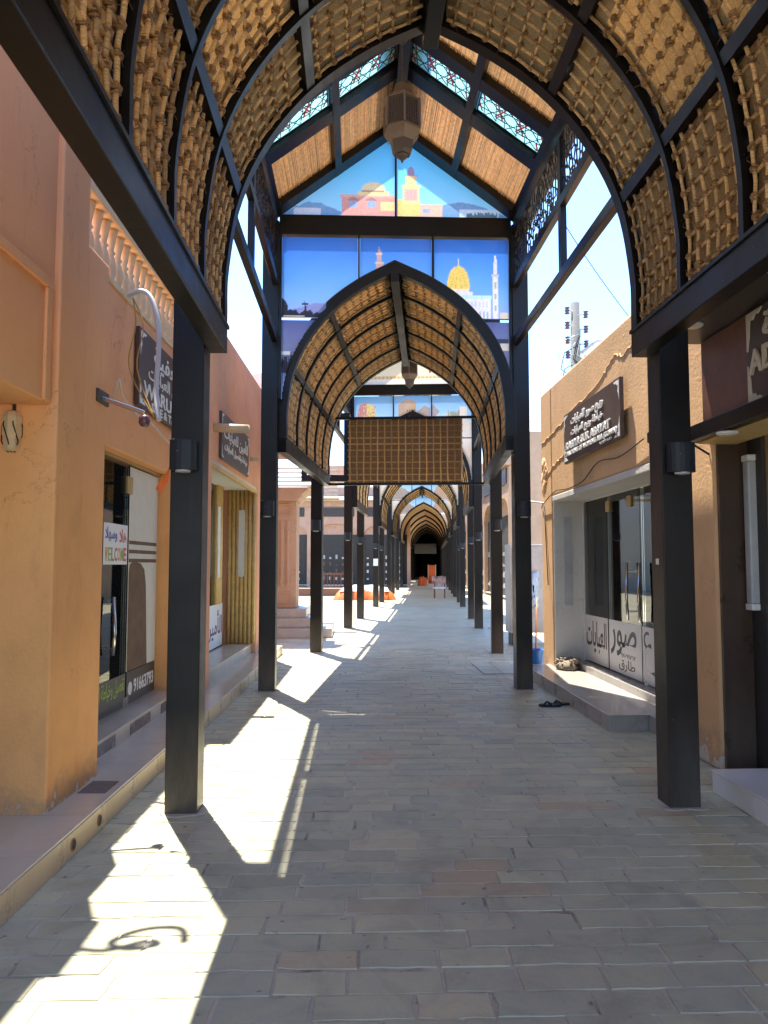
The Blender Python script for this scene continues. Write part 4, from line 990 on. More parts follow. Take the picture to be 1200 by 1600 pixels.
# things fixed to the left walls
ol = thing('wall_lantern', 'small caged glass lamp hung on the orange pier at the left edge', 'lamp', Lw(-.52, -.38, 2.35), LA)
MB().lathe([(.02, .17), (.045, .16), (.058, .13), (.058, .02), (.048, .0), (.048, -.06), (.03, -.075)], 8).build('glass_jar', 'pipe_beige', ol)
cg = MB()
for k in range(6):
    a = k * math.pi / 3; cg.tube([(.03 * math.cos(a), .03 * math.sin(a), .15), (.06 * math.cos(a), .06 * math.sin(a), .08), (.056 * math.cos(a + .6), .056 * math.sin(a + .6), -.02), (.02 * math.cos(a + .8), .02 * math.sin(a + .8), -.08)], .004, 5)
stuff(cg.build('wire_cage', 'cable_black', ol)); MB().tube([(0, .02, .15), (0, .02, .27)], .012, 6).build('bracket', 'cable_black', ol)
fl2 = thing('flood_light_arm', 'steel arm with a small dark lamp below the left sign', 'lamp', Lw(-.26, .36, 2.70), LA)
MB().bar((-.0, 0, .06), (.30, .02, -.04), .024, .030).build('arm', 'chrome', fl2, bevel=.004); MB().box(-.02, .015, -.10, .12, .02, .11).build('wall_plate', 'bronze', fl2)
MB().lathe([(.015, 0), (.038, -.015), (.042, -.055), (.027, -.08)], 10, (.30, .02, -.055)).build('lamp_head', 'insulator_brown', fl2, True)
cu = thing('conduit', 'white flexible conduit bent down from the left balustrade', 'conduit', Vector((-1.69, 5.55, -.176)), LA); cu.scale = (1.11, 1.11, 1.11)
MB().tube(smooth3([(-.30, 1.0, 3.72), (-.20, .98, 3.75), (-.10, .93, 3.68), (-.02, .86, 3.45), (0, .82, 3.2), (.0, .78, 2.95), (.03, .70, 2.76), (.06, .66, 2.66)]), .019, 10).build('tube', 'conduit_white', cu, True)
for k, (dx, m_) in enumerate(((-.09, 'cable_yellow'), (-.03, 'cable_yellow'))): MB().tube(smooth3([(-.26, 1.0, 3.70), (-.12 + dx, .92, 3.45), (-.14 + dx, .85, 3.1), (.02, .68, 2.68)]), .005, 5).build('wire', m_, cu, True)
cl_ = thing('cable_coil', 'loose black cable coil hanging off the left pier top above the beam', 'cable', Lw(-.30, -.15, 4.30), LA)
MB().tube(smooth3([(0, 0, .2), (.15, .0, .32), (.32, .05, .22), (.40, -.05, .02), (.30, -.12, -.1), (.20, -.02, .02), (.30, .12, .12), (.46, .1, .05), (.52, -.05, -.05)]), .022, 7).build('coil', 'cable_black', cl_, True)
cb = thing('wall_cable', 'thin pale cable running along the bottom of the left sign', 'cable', Vector((-1.69, 5.55, -.176)), LA); cb.scale = (1.11, 1.11, 1.11)
MB().tube(smooth3([(-.255, .58, 2.80), (-.22, .60, 2.95), (-.24, .75, 2.86), (-.20, 1.0, 2.76), (-.25, 1.5, 2.80), (-.25, 2.1, 2.72), (-.25, 2.8, 2.74)]), .007, 5).build('cable', 'cable_white', cb, True)
for k, (v, lb) in enumerate(((4.30, 'beige drain spout jutting over the left sign board edge'), (7.05, 'short beige drain spout beyond the small left sign board'))):
    sp = thing('drain_spout', lb, 'spout', Lw(-.30, v, 3.26), LA, 'drain spouts'); MB().tube([(-.02, 0, .0), (.42 if k == 0 else .12, 0, -.02)], .055 if k == 0 else .04, 12).build('pipe', 'pipe_beige', sp, True)
oc = thing('orange_cloth', 'torn orange cloth strip tied beside the lamp on the near left post', 'cloth', (AX - 1.76, 5.12, 2.2), 0)
mb = MB(); mb.add([(0, 0, .06), (-.02, .005, .02), (-.055, .03, -.03), (-.085, .0, -.08), (-.10, .03, -.10), (-.055, .01, -.13), (-.05, .025, -.09), (-.015, 0, -.05)], [(0, 1, 7), (1, 2, 6, 7), (2, 3, 4, 5, 6)]); md = mb.build('strip', 'orange_cloth', oc).modifiers.new('s', 'SOLIDIFY'); md.thickness = .003

# left distance: cream block, tiled roofs, pilastered gate, plaza shop
cw = thing('apartment_block', 'tall plain cream wall rising behind the left shops', 'building', (-11, 24, 0), 0); MB().box(-8, 0, 0, 30, 0, 19).build('wall', 'cream_wall', cw)
for k in range(3): MB().box(.002, .05, 3 + 8 * k, 5 + 8 * k, 14.5, 16.3).build('window', 'shop_dark', cw)
rf = thing('tiled_canopy', 'pale red tiled roof edge behind the second left building', 'roof', (-3.0, 16.2, 0), 0)
for j in range(5):
    mb = MB(); n = 40; A = []; B = []
    for i in range(n + 1):
        x = -3 + 5.0 * i / n; wv = .05 * abs(math.sin(x * 5)); A.append((x, j * .26, 4.35 + .30 * j + wv)); B.append((x, j * .26 + .34, 4.78 + .30 * j + wv))
    mb.add(A + B, [(i, i + 1, n + 2 + i, n + 1 + i) for i in range(n)]); md = mb.build('tile_course', 'red_tile_roof', rf).modifiers.new('s', 'SOLIDIFY'); md.thickness = .03
MB().box(-3, 2.0, .05, 1.5, 4.02, 4.28).build('fascia', 'bench_brown', rf); MB().box(-3, .9, .3, .6, 0, 4.02).build('wall', 'pink_plaster', rf)
gt = thing('gate_pilaster', 'tan panelled pilaster on stone steps beside the plaza', 'column', (-2.02, 17.6, 0), 0)
MB().box(-.9, .68, 0, .9, .62, 3.05).build('shaft', 'far_plaster', gt, bevel=.01)
MB().prism([(-.95, 3.05), (.72, 3.05), (.80, 3.14), (.80, 3.18), (.95, 3.30), (.95, 3.34), (-.95, 3.34)], 'y', -.22, 1.0).build('capital', 'far_plaster', gt, bevel=.008)
for (z0, z1) in ((2.72, 2.98), (.72, .98)):
    fr = MB()
    for a, b_, c_, d in ((.02, .56, z1 - .03, z1), (.02, .56, z0, z0 + .03), (.02, .05, z0 + .03, z1 - .03), (.53, .56, z0 + .03, z1 - .03)): fr.box(a, b_, -.03, 0, c_, d)
    fr.build('raised_frame', 'far_plaster', gt)
for k in range(4): MB().box(.05 + .14 * k, .12 + .14 * k, -.035, 0, 1.1, 2.6).build('flute', 'far_plaster', gt, bevel=.01)
for k, (e, z) in enumerate(((.20, .41), (.45, .205), (.85, 0))): MB().box(-1.5, .75 + e * .9, -.15 - e * .6, 1.2, z, z + .204).build('step', 'step_riser', gt, bevel=.01)
lv = thing('slatted_awning', 'yellow slatted awning frame above the pilaster', 'awning', (-1.2, 19.5, 0), 0)
for k in range(7): MB().box(-1.2, .75, -.02 + .0 * k, .02, 3.35 + .11 * k, 3.40 + .11 * k).build('slat', 'cream_wall', lv)
MB().bar((-1.2, -.03, 3.2), (.8, -.03, 3.75), .05, .06).build('brace', 'yellow_panel', lv); MB().box(-1.2, .8, -.05, 0, 3.22, 3.28).build('rail', 'yellow_panel', lv); MB().box(-1.25, -1.15, -.05, .05, 0, 4.2).build('post', 'yellow_panel', lv)
hood = thing('framed_opening', 'square black steel window frame hanging behind the lattice panel', 'frame', (-.55, 16.6, 0), 0)
for a in ((-.62, -.50, 3.40, 4.9), (.30, .42, 3.40, 4.9), (-.50, .30, 3.40, 3.54), (-.50, .30, 4.76, 4.9)): MB().box(a[0], a[1], 0, .1, a[2], a[3]).build('frame_bar', 'dark_steel', hood)
MB().box(-.06, .0, .02, .08, 4.9, 5.9).build('hanger', 'dark_steel', hood)

def arch_shop(name, label, loc, rz, W, Hh, bays, wall, roof=None, sign=True, group=None):
    th = thing(name, label, 'building', loc, rz, group); bw = W / bays
    MB().box(0, W, .25, 6, 0, Hh).build('wall', wall, th)
    for k in range(bays + 1): MB().box(max(0, k * bw - .25), min(W, k * bw + .25), 0, .25, 0, Hh * .80).build('pier', wall, th, bevel=.02)
    for k in range(bays):
        x0, x1 = k * bw + .25, (k + 1) * bw - .25; zs = Hh * .52; r_ = (x1 - x0) / 2; pts = [(x0, Hh * .80), (x0, zs)] + [(x0 + r_ - r_ * math.cos(math.pi * i / 10), zs + .8 * math.sin(math.pi * i / 10)) for i in range(1, 10)] + [(x1, zs), (x1, Hh * .80)]
        MB().prism(pts, 'y', 0, .24).build('arch', wall, th); MB().box(x0, x1, .20, .249, .15, zs).build('shop_window', 'shop_dark', th); MB().box(x0, x1, .02, .199, .12, .16).build('sill', 'white_marble', th)
        for j in range(4):
            mb = MB(); rr = random.Random(k * 7 + j)
            for i in range(6): a = x0 + .2 + i * (x1 - x0 - .4) / 6; mb.box(a, a + .14, .15, .199, .5 + .5 * j, .5 + .5 * j + rr.uniform(.1, .3))
            stuff(mb.build('goods', rr.choice(['frame_grey', 'letter_cream', 'bench_brown', 'white_plastic']), th))
        if sign: MB().box(x0 + .2, x1 - .2, -.06, -.005, Hh * .70, Hh * .79).build('fascia_sign', 'sign_dark', th)
    MB().box(-.15, W + .15, -.16, .2, Hh * .80 + .002, Hh * .86).build('cornice', wall, th, bevel=.03)
    if roof:
        for j in range(6): MB().bar((-.2, -.35 + .45 * j, Hh * .87 + .22 * j), (W + .2, -.35 + .45 * j, Hh * .87 + .22 * j), .5, .10, (0, -.45, 1)).build('tile_course', roof, th)
    return th
arch_shop('plaza_shop', 'pinkish arched shop front with grey tiled roof across the plaza', (-14, 56, 0), R(-3), 18, 7.2, 5, 'pink_plaster', 'grey_tile_roof')
arch_shop('street_shop', 'tan arched shop row on the sunlit street at right', (7.4, 54, 0), R(-92), 21, 7.4, 5, 'far_plaster')
lowb = thing('far_house', 'plain pinkish house wall at the left end of the walk', 'building', (-.5, 66, 0), R(-5)); MB().box(-3, 4, 0, 10, 0, 10).build('wall', 'pink_plaster', lowb); MB().box(-3.1, 4.1, -.2, 0, 9.6, 10.1).build('cornice', 'far_plaster', lowb)

tp = thing('tarpaulin_heap', 'bright orange tarpaulin heap with white sheet on top in the plaza', 'tarpaulin', (.45, 35.2, 0), R(-4))
def heap(sx, sy, h, seed, z0=0, cut=0):
    rr = random.Random(seed); nx, ny = 22, 10; vs_ = []
    for j in range(ny + 1):
        for i in range(nx + 1):
            u, v = i / nx * 2 - 1, j / ny * 2 - 1; e = max(0, 1 - abs(u) ** 4) * max(0, 1 - abs(v) ** 4)
            vs_.append((u * sx + rr.uniform(-.03, .03), v * sy + rr.uniform(-.03, .03), z0 + h * e ** .5 * (1 + .10 * math.sin(u * 9 + seed) + .08 * math.sin(v * 7 + u * 4)) - .005))
    return MB().add(vs_, [(j * (nx + 1) + i, j * (nx + 1) + i + 1, (j + 1) * (nx + 1) + i + 1, (j + 1) * (nx + 1) + i) for j in range(ny) for i in range(nx)])
heap(1.42, .7, .50, 2).build('orange_sheet', 'orange_tarp', tp, True); heap(1.10, .55, .24, 5, .40).build('white_sheet', 'white_sheet', tp, True)
bn = thing('garden_bench', 'reddish slatted bench in the sunlit plaza behind the black posts', 'bench', (-1.2, 41, 0), R(-3))
for k in range(4): MB().box(-1.1, 1.1, -.3 + .14 * k, -.2 + .14 * k, .45, .49).build('seat_slat', 'bench_brown', bn)
for k in range(12): MB().box(-1.05 + .18 * k, -.98 + .18 * k, .28, .32, .5, 1.05).build('back_slat', 'bench_brown', bn)
MB().box(-1.1, 1.1, .26, .34, 1.05, 1.15).build('top_rail', 'bench_brown', bn)
for sx in (-1.05, 1.05):
    for yy in (-.25, .28): MB().box(sx - .04, sx + .04, yy - .04, yy + .04, 0, .45).build('leg', 'bench_brown', bn)
    MB().box(sx - .04, sx + .04, -.3, .3, .66, .72).build('armrest', 'bench_brown', bn)
pl = thing('planter_kerb', 'low reddish kerb round the plaza bed', 'kerb', (-2.2, 39.6, 0), R(-3)); MB().box(-2.5, 2.2, -.2, .2, 0, .38).build('kerb_wall', 'bench_brown', pl, bevel=.02)

# chair with a cloth, red bundles, a walker far down the arcade
ch = thing('chair', 'wooden chair draped with a patterned cloth on the right of the walk', 'chair', (4.02, 36.6, 0), R(-8))
for a in (-.24, .24):
    for yy in (-.22, .22): MB().box(a - .03, a + .03, yy - .03, yy + .03, 0, .46 if yy < 0 else 1.0).build('leg', 'bench_brown', ch)
MB().box(-.28, .28, -.26, .26, .46, .52).build('seat', 'white_sheet', ch); MB().box(-.24, .24, .2, .25, .8, 1.0).build('backrest', 'bench_brown', ch)
mb = MB(); n = 12; vs_ = []
for i in range(n + 1):
    x = -.36 + .66 * i / n; d_ = .62 + .10 * math.sin(i * 1.3) + .12 * (i < 4); vs_ += [(x, -.02 + .02 * math.sin(i * 2), d_), (x, .10, 1.04 + .02 * math.sin(i)), (x, .30, .7)]
mb.add(vs_, [(3 * i + k, 3 * i + 3 + k, 3 * i + 4 + k, 3 * i + 1 + k) for i in range(n) for k in range(2)]); mb.build('cloth', 'cloth_print', ch, True).modifiers.new('s', 'SOLIDIFY').thickness = .01
bb = thing('cloth_bundle', 'low red orange bundle on the ground by the far right posts', 'bundle', (5.1, 58, 0), .2, 'red bundles'); heap(.34, .3, .62, 7).build('sack', 'orange_tarp', bb, True)
bb = thing('cloth_bundle', 'tall red orange cloth hung behind the far right posts', 'bundle', (6.0, 60, 0), .1, 'red bundles')
mb = MB(); n = 14; vs_ = []
for i in range(n + 1):
    x = -.28 + .56 * i / n; o_ = .06 * math.sin(i * 1.9); vs_ += [(x, o_, .12 + .05 * math.sin(i * 2.3)), (x, o_ * .6, .9), (x, 0, 1.55)]
mb.add(vs_, [(3 * i + k, 3 * i + 3 + k, 3 * i + 4 + k, 3 * i + 1 + k) for i in range(n) for k in range(2)]); mb.build('hung_cloth', 'orange_tarp', bb, True).modifiers.new('s', 'SOLIDIFY').thickness = .02
for sx in (-.3, .3): MB().box(sx - .02, sx + .02, -.02, .02, 0, 1.6).build('rack_leg', 'frame_grey', bb)
pe = thing('person', 'distant person in dark maroon shirt walking under the arcade', 'person', (4.75, 71.0, 0), 0)
def skinned(name, verts, edges, mat_, parent, sub=2, root=0):
    me = bpy.data.meshes.new(name); me.from_pydata([v[0] for v in verts], edges, []); o = link(name, me, parent); me.materials.append(M[mat_])
    o.modifiers.new('skin', 'SKIN'); sk = me.skin_vertices[0].data
    for i, v in enumerate(verts): sk[i].radius = v[1] if isinstance(v[1], tuple) else (v[1], v[1])
    sk[root].use_root = True; s_ = o.modifiers.new('sub', 'SUBSURF'); s_.levels = s_.render_levels = sub
    return o
skinned('body', [((0, 0, .95), (.15, .11)), ((0, 0, 1.2), (.15, .11)), ((0, 0, 1.42), (.17, .10)), ((0, 0, 1.52), .055), ((0, -.02, 1.62), .085), ((0, -.02, 1.72), .09), ((.2, 0, 1.42), .06), ((.25, .03, 1.15), .05), ((.22, -.08, .92), .04), ((-.2, 0, 1.42), .06), ((-.26, -.02, 1.15), .05), ((-.24, -.14, .95), .04), ((.1, 0, .85), .09), ((.11, -.08, .48), .065), ((.11, .06, .08), .05), ((.11, -.08, .03), .04), ((-.1, 0, .85), .09), ((-.11, .08, .48), .065), ((-.11, .22, .10), .05), ((-.11, .1, .03), .04)],
        [(0, 1), (1, 2), (2, 3), (3, 4), (4, 5), (2, 6), (6, 7), (7, 8), (2, 9), (9, 10), (10, 11), (0, 12), (12, 13), (13, 14), (14, 15), (0, 16), (16, 17), (17, 18), (18, 19)], 'shirt_maroon', pe)
MB().blob((0, 0, 1.71), .10, .105, .10, None, 10, 6).build('hair', 'hair_black', pe, True); MB().blob((0, -.07, 1.64), .07, .06, .08, None, 10, 6).build('face', 'skin', pe, True)

# ---------------------------------------------------------------- right side
r2 = thing('shop_building', 'rough tan plastered shop building at right with white recessed entrance', 'building', (0, 0, 0), 0)
w = MB(); w.box(2.83, 7.5, 10.92, 11.55, 0, 4.18); w.box(2.83, 7.5, 5.93, 7.22, 0, 4.18); w.box(2.83, 7.5, 7.22, 10.92, 2.58, 4.18); w.box(4.6, 7.5, 7.22, 10.92, 0, 2.58)
w.build('wall', 'tan_plaster', r2, bevel=.03)
MB().box(2.845, 3.30, 10.895, 10.918, .16, 2.575).build('reveal_panel', 'white_plaster', r2)
fr = MB(); MB().box(2.99, 3.10, 10.88, 10.894, 1.02, 2.28).build('niche', 'frame_grey', r2)
MB().box(2.825, 3.35, 7.23, 10.89, 2.50, 2.578).build('reveal_head', 'white_plaster', r2, bevel=.01)
MB().box(2.44, 2.829, 7.41, 11.2, -.01, .147).build('step_block', 'step_riser', r2, bevel=.004); MB().box(2.43, 2.829, 7.40, 11.2, .148, .158).build('step_top', 'grey_granite', r2, bevel=.003)
MB().box(2.83, 4.5, 7.222, 10.918, -.01, .156).build('entry_floor', 'grey_granite', r2)
MB().box(3.10, 3.60, 7.23, 10.9, .156, .245).build('door_sill', 'step_riser', r2, bevel=.006)
gA = MB().box(3.268, 3.278, 9.86, 10.85, .25, 2.48).build('glass_pane', 'shop_glass', r2); gB = MB().box(3.268, 3.278, 8.70, 9.845, .25, 2.48).build('glass_door', 'shop_glass', r2); gC = MB().box(3.268, 3.278, 7.40, 8.685, .25, 2.48).build('glass_door', 'shop_glass', r2)
MB().box(3.25, 3.30, 10.85, 10.892, .25, 2.50).build('door_frame', 'white_plastic', r2); MB().box(3.25, 3.30, 7.23, 10.85, 2.482, 2.499).build('head_rail', 'white_plastic', r2)
for gg, a, b_ in ((gA, 9.88, 10.84), (gB, 8.71, 9.83), (gC, 7.41, 8.68)): MB().box(3.262, 3.265, a, b_, .27, .90).build('vinyl_band', 'white_vinyl', gg)
RX = lambda y, z, x=3.2615: face_neg_x(x, y, z)
text(arabic('العبايات'), 'black_vinyl', gA, RX(10.36, .62), width=.86, height=.42, thick=.002, bold=.01); text(arabic('صور'), 'black_vinyl', gB, RX(9.32, .64), width=.9, height=.34, thick=.002, bold=.015)
text('٩٨٠٩١٧٦٢', 'black_vinyl', gB, RX(9.15, .50), width=.5, height=.05, thick=.002); text(arabic('طارق'), 'black_vinyl', gB, RX(9.2, .38), width=.55, height=.15, thick=.002, bold=.01); text(arabic('ع'), 'black_vinyl', gC, RX(8.5, .6), height=.5, thick=.002, bold=.01)
for yy in (9.78, 9.0): MB().box(3.25, 3.296, yy - .07, yy + .07, 2.28, 2.42).build('hinge_plate', 'gold_metal', gB)
MB().tube([(3.20, 8.96, .95), (3.185, 8.95, 1.2), (3.20, 8.96, 1.62)], .018, 8).build('handle', 'chrome', gB, True); MB().tube([(3.20, 8.56, .95), (3.185, 8.57, 1.2), (3.20, 8.56, 1.62)], .018, 8).build('handle', 'chrome', gC, True)
for z in (1.05, 1.52): MB().tube([(3.27, 8.96, z), (3.20, 8.96, z)], .009, 6).build('handle_stud', 'chrome', gB)
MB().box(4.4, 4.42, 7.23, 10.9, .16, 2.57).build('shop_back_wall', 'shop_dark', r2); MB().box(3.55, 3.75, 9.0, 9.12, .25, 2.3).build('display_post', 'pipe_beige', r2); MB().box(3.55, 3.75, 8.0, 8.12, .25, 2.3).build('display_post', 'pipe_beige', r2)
for z in (1.0, 1.45, 1.9, 2.3): MB().box(3.52, 3.8, 7.9, 9.2, z, z + .04).build('display_shelf', 'pipe_beige', r2)
MB().box(3.76, 3.80, 7.9, 9.2, .25, 2.34).build('display_back', 'yellow_panel', r2)
MB().box(3.29, 4.4, 10.90, 10.917, .16, 2.57).build('shop_side_wall', 'abaya_grey', r2)
def wander(x, pts, amp, seed):
    rr = random.Random(seed); out = []
    for (a, b_) in zip(pts[:-1], pts[1:]):
        for k in range(8): q = Vector(a).lerp(Vector(b_), k / 8); out.append((x, q.x + rr.uniform(-amp, amp), q.y + rr.uniform(-amp, amp)))
    return out + [(x, *pts[-1])]
MB().tube(wander(2.828, [(11.5, 3.42), (10.6, 3.50), (9.6, 3.62), (8.6, 3.72), (8.2, 3.88), (7.8, 3.80), (7.3, 3.98)], .022, 3), .008, 6).build('plaster_ridge', 'tan_plaster', r2, True)
MB().tube(wander(2.828, [(11.5, 2.85), (10.8, 3.0), (10.2, 3.1)], .02, 4), .008, 6).build('plaster_ridge', 'tan_plaster', r2, True)
mb = MB(); rr = random.Random(9)
for k in range(7): mb.blob((2.84 + rr.uniform(-.005, .01), 11.40 + rr.uniform(-.18, .1), 2.95 + rr.uniform(-.22, .18)), .03, .15, .12, Matrix.Rotation(rr.uniform(0, 3), 3, 'X'), 7, 4)
mb.build('plaster_lump', 'tan_plaster', r2, True)
rs = thing('sign_board', 'brown sign board with white raised letters on the rough tan wall', 'sign', (0, 0, 0), 0, 'shop sign boards')
MB().box(2.745, 2.785, 7.78, 9.93, 2.91, 3.555).build('board', 'sign_brown', rs, bevel=.004); corner_flourish(rs, 2.7445, 7.80, 9.91, 2.93, 3.535, -1, s=.17)
for yy in (8.1, 9.6): MB().box(2.786, 2.829, yy - .02, yy + .02, 3.0, 3.45).build('wall_bracket', 'frame_grey', rs)
SX = lambda y, z: face_neg_x(2.7435, y, z)
text(arabic('ربيع صور للعبايات'), 'letter_white', rs, SX(8.95, 3.40), width=1.25, height=.15, thick=.012, bold=.015); text(arabic('خياطة وبيع العبايات'), 'letter_white', rs, SX(8.95, 3.26), width=1.25, height=.13, thick=.012, bold=.015)
text('RABIYA SUR ABAYAT', 'letter_white', rs, SX(8.95, 3.125), width=1.72, height=.10, thick=.012, bold=.025); text("TAILORING OF WOMEN'S ABA (GOWN)", 'letter_white', rs, SX(8.85, 3.015), width=1.95, height=.08, thick=.012, bold=.025); text('٩٢١٢٣٠١٠٢٠', 'letter_white', rs, SX(8.25, 2.955), width=.42, height=.03, thick=.008)
wc = thing('wall_cable', 'sagging black cable under the sign on the tan wall', 'cable', (0, 0, 0), 0)
MB().tube(smooth3([(2.82, 11.5, 2.45), (2.80, 11.3, 2.50), (2.79, 10.6, 2.62), (2.80, 10.0, 2.60), (2.79, 9.3, 2.62), (2.80, 8.7, 2.78), (2.80, 8.0, 2.74), (2.80, 7.3, 2.82)]), .007, 6).build('cable', 'cable_black', wc, True)
MB().tube([(2.815, 11.32, 2.50), (2.815, 11.25, 2.0), (2.815, 11.15, 1.3)], .007, 5).build('drop_cable', 'cable_black', wc, True); MB().tube([(2.83, 11.4, 2.52), (2.6, 11.5, 2.56)], .012, 5).build('bracket', 'conduit_white', wc)

r1 = thing('shop_building', 'near right shop with dark soffit, brown metal door surround and tan pier', 'building', (0, 0, 0), 0)
w = MB(); w.box(3.0, 6, 1.0, 5.925, 2.75, 4.3); w.box(4.2, 6, -6, 5.6, 0, 2.75); w.build('wall', 'tan_plaster', r1, bevel=.015)
MB().box(2.85, 3.085, 5.895, 5.928, 0, 2.72).build('metal_jamb', 'brown_sheet', r1); MB().box(3.09, 3.125, 5.70, 5.925, 0.0, 2.72).build('door_frame', 'far_dark', r1)
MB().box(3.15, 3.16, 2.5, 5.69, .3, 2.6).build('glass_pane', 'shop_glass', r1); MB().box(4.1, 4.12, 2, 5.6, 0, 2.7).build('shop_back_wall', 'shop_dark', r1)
for k in range(12): MB().box(3.45, 3.7, 2.6, 5.3, .5 + .19 * k, .5 + .19 * k + .11).build('folded_cloth', rnd.choice(['frame_grey', 'abaya_grey', 'shop_dark', 'letter_cream']), r1)
MB().box(2.32, 2.99, 1.0, 5.95, 3.36, 3.42).build('soffit', 'sign_dark', r1); MB().box(2.62, 3.0, 1.0, 5.95, 2.56, 2.68).build('fascia_beam', 'dark_steel', r1, bevel=.006); MB().box(2.80, 2.999, 1.0, 5.93, 2.681, 3.355).build('fascia_back', 'sign_dark', r1)
MB().box(2.70, 3.0, 1.0, 5.90, 2.545, 2.559).build('under_board', 'yellow_panel', r1)
st = MB().box(2.54, 3.4, 2.0, 5.46, -.01, .14).build('step_block', 'white_marble', r1, bevel=.003)
for k in range(6): MB().box(2.528, 2.54, 5.455 - .57 * (k + 1) + .003, 5.455 - .57 * k, .0, .138).build('tile', 'white_marble', st, bevel=.002)
MB().box(2.525, 3.4, 2.0, 5.475, .141, .152).build('step_top', 'white_marble', r1, bevel=.003); MB().box(3.02, 3.5, 2.0, 5.47, .152, .30).build('upper_step', 'white_marble', r1, bevel=.003)
s3 = thing('sign_board', 'wooden brown sign board with cream raised letters under the right soffit', 'sign', (0, 0, 0), 0, 'shop sign boards')
MB().box(2.74, 2.798, 2.0, 5.90, 2.682, 3.354).build('board', 'wood_brown', s3, bevel=.003); MB().box(2.728, 2.739, 2.0, 5.16, 2.70, 3.34).build('inner_board', 'sign_brown', s3)
for (z0, dz) in ((2.71, 1), (3.33, -1)):
    s_ = .20; poly = [(0, 0), (s_, 0), (s_ * .75, s_ * .16), (s_ * .55, s_ * .12), (s_ * .42, s_ * .28), (s_ * .2, s_ * .25), (s_ * .16, s_ * .5), (s_ * .14, s_ * .8), (0, s_ * 1.3)]
    MB().prism([(5.15 - a, z0 + dz * c_) for a, c_ in poly], 'x', 2.7275, 2.715).build('corner_flourish', 'letter_cream', s3)
ZX = lambda y, z: face_neg_x(2.7275, y, z)
text(arabic('تجارة'), 'letter_cream', s3, ZX(4.62, 3.18), width=.62, height=.22, thick=.02, bold=.015); text('ADHWA', 'letter_cream', s3, ZX(5.12, 2.98), height=.17, thick=.02, bold=.02, align='LEFT'); text('TAILOR', 'letter_cream', s3, ZX(4.86, 2.86), height=.085, thick=.02, bold=.02, align='LEFT'); text('٦٩٣', 'letter_cream', s3, ZX(4.7, 2.765), height=.06, thick=.015)
for k, (x, y, z, lb) in enumerate(((2.48, 5.45, 3.36, 'round white downlight in the dark soffit near the post'), (2.50, 4.35, 3.36, 'round white downlight in the dark soffit at the picture edge'), (2.66, 5.35, 2.545, 'small round lamp under the right sign board'))):
    dl = thing('downlight', lb, 'lamp', (x, y, z), 0, 'downlights of the right shop'); MB().lathe([(.075, 0), (.075, -.012), (.055, -.02)], 16).build('trim_ring', 'white_plastic', dl, True); MB().lathe([(.045, -.0205), (.045, -.024)], 14).build('lens', 'letter_cream', dl)
tl = thing('strip_light', 'upright white strip light beside the brown door jamb', 'lamp', (3.085, 5.83, 0), 0)
MB().box(-.055, .055, -.045, .045, 1.30, 2.40).build('diffuser', 'frame_grey', tl, bevel=.012)
for z in (1.25, 2.40): MB().box(-.06, .06, -.05, .05, z + .0005, z + .0495).build('end_cap', 'white_plastic', tl, bevel=.006)
sc_ = thing('security_camera', 'small dark camera on a bracket beside the near right post', 'camera', (2.50, 6.0, 2.62), 0)
MB().box(-.16, .02, -.04, .04, -.05, .04).build('housing', 'cable_black', sc_, bevel=.012); MB().tube([(.02, 0, 0), (.2, .02, .05), (.34, 0, .04)], .014, 6).build('bracket', 'frame_grey', sc_, True); MB().tube([(.02, 0, -.02), (.12, .05, -.10), (.2, 0, -.06), (.33, 0, -.14)], .01, 5).build('lead', 'cable_black', sc_, True)
mb = MB(); rr = random.Random(4)
rbl = thing('rubble_heap', 'grey lump of rubble in the corner by the white entrance', 'rubble', (2.93, 10.62, .158), 0)
for k in range(34):
    q_ = rr.random(); hh = (1 - q_) ; d_ = rr.uniform(.02, .065)
    MB().blob((rr.gauss(0, .09), rr.gauss(0, .13), .015 + hh * .12), d_ * rr.uniform(.8, 1.4), d_, d_ * rr.uniform(.5, .9), Matrix.Rotation(rr.uniform(0, 3), 3, 'Z') @ Matrix.Rotation(rr.uniform(0, 3), 3, 'X'), 5, 3).build('stone', 'rubble', rbl)
MB().blob((0, 0, .03), .16, .21, .09, None, 9, 4).build('sand_pile', 'rubble', rbl, True)
bk = thing('bucket', 'bright blue plastic bucket at the corner of the tan wall', 'bucket', (2.74, 11.75, 0), 0)
MB().lathe([(.10, .0), (.135, .29), (.145, .30), (.145, .31), (.13, .31), (.128, .29), (.09, .02)], 18).build('pail', 'blue_plastic', bk, True)
mp = thing('mop', 'wooden mop handle leaning out of the blue bucket', 'mop', (2.76, 11.78, .03), 0); MB().tube([(0, 0, 0), (.10, .28, 1.05)], .012, 7).build('handle', 'wood_handle', mp, True); MB().blob((0, 0, .03), .06, .06, .04).build('mop_head', 'white_sheet', mp)
cbx = thing('metal_cabinet', 'grey electrical cabinet with blue cloth hung behind the tan wall', 'cabinet', (3.62, 15.2, 0), 0)
MB().box(-.55, .55, 0, .5, .25, 2.0).build('case', 'frame_grey', cbx, bevel=.01); MB().box(-.5, .5, -.012, 0, .3, 1.95).build('door', 'frame_grey', cbx); MB().box(-.5, -.4, .05, .45, 0, .25).build('foot', 'cable_black', cbx); MB().box(.4, .5, .05, .45, 0, .25).build('foot', 'cable_black', cbx)
bc = thing('blue_cloth', 'pale blue rag hung on the grey cabinet', 'cloth', (3.42, 15.14, 1.1), 0)
heap(.2, .35, .05, 3).build('rag', 'blue_cloth', bc, True).rotation_euler = (R(90), 0, 0)
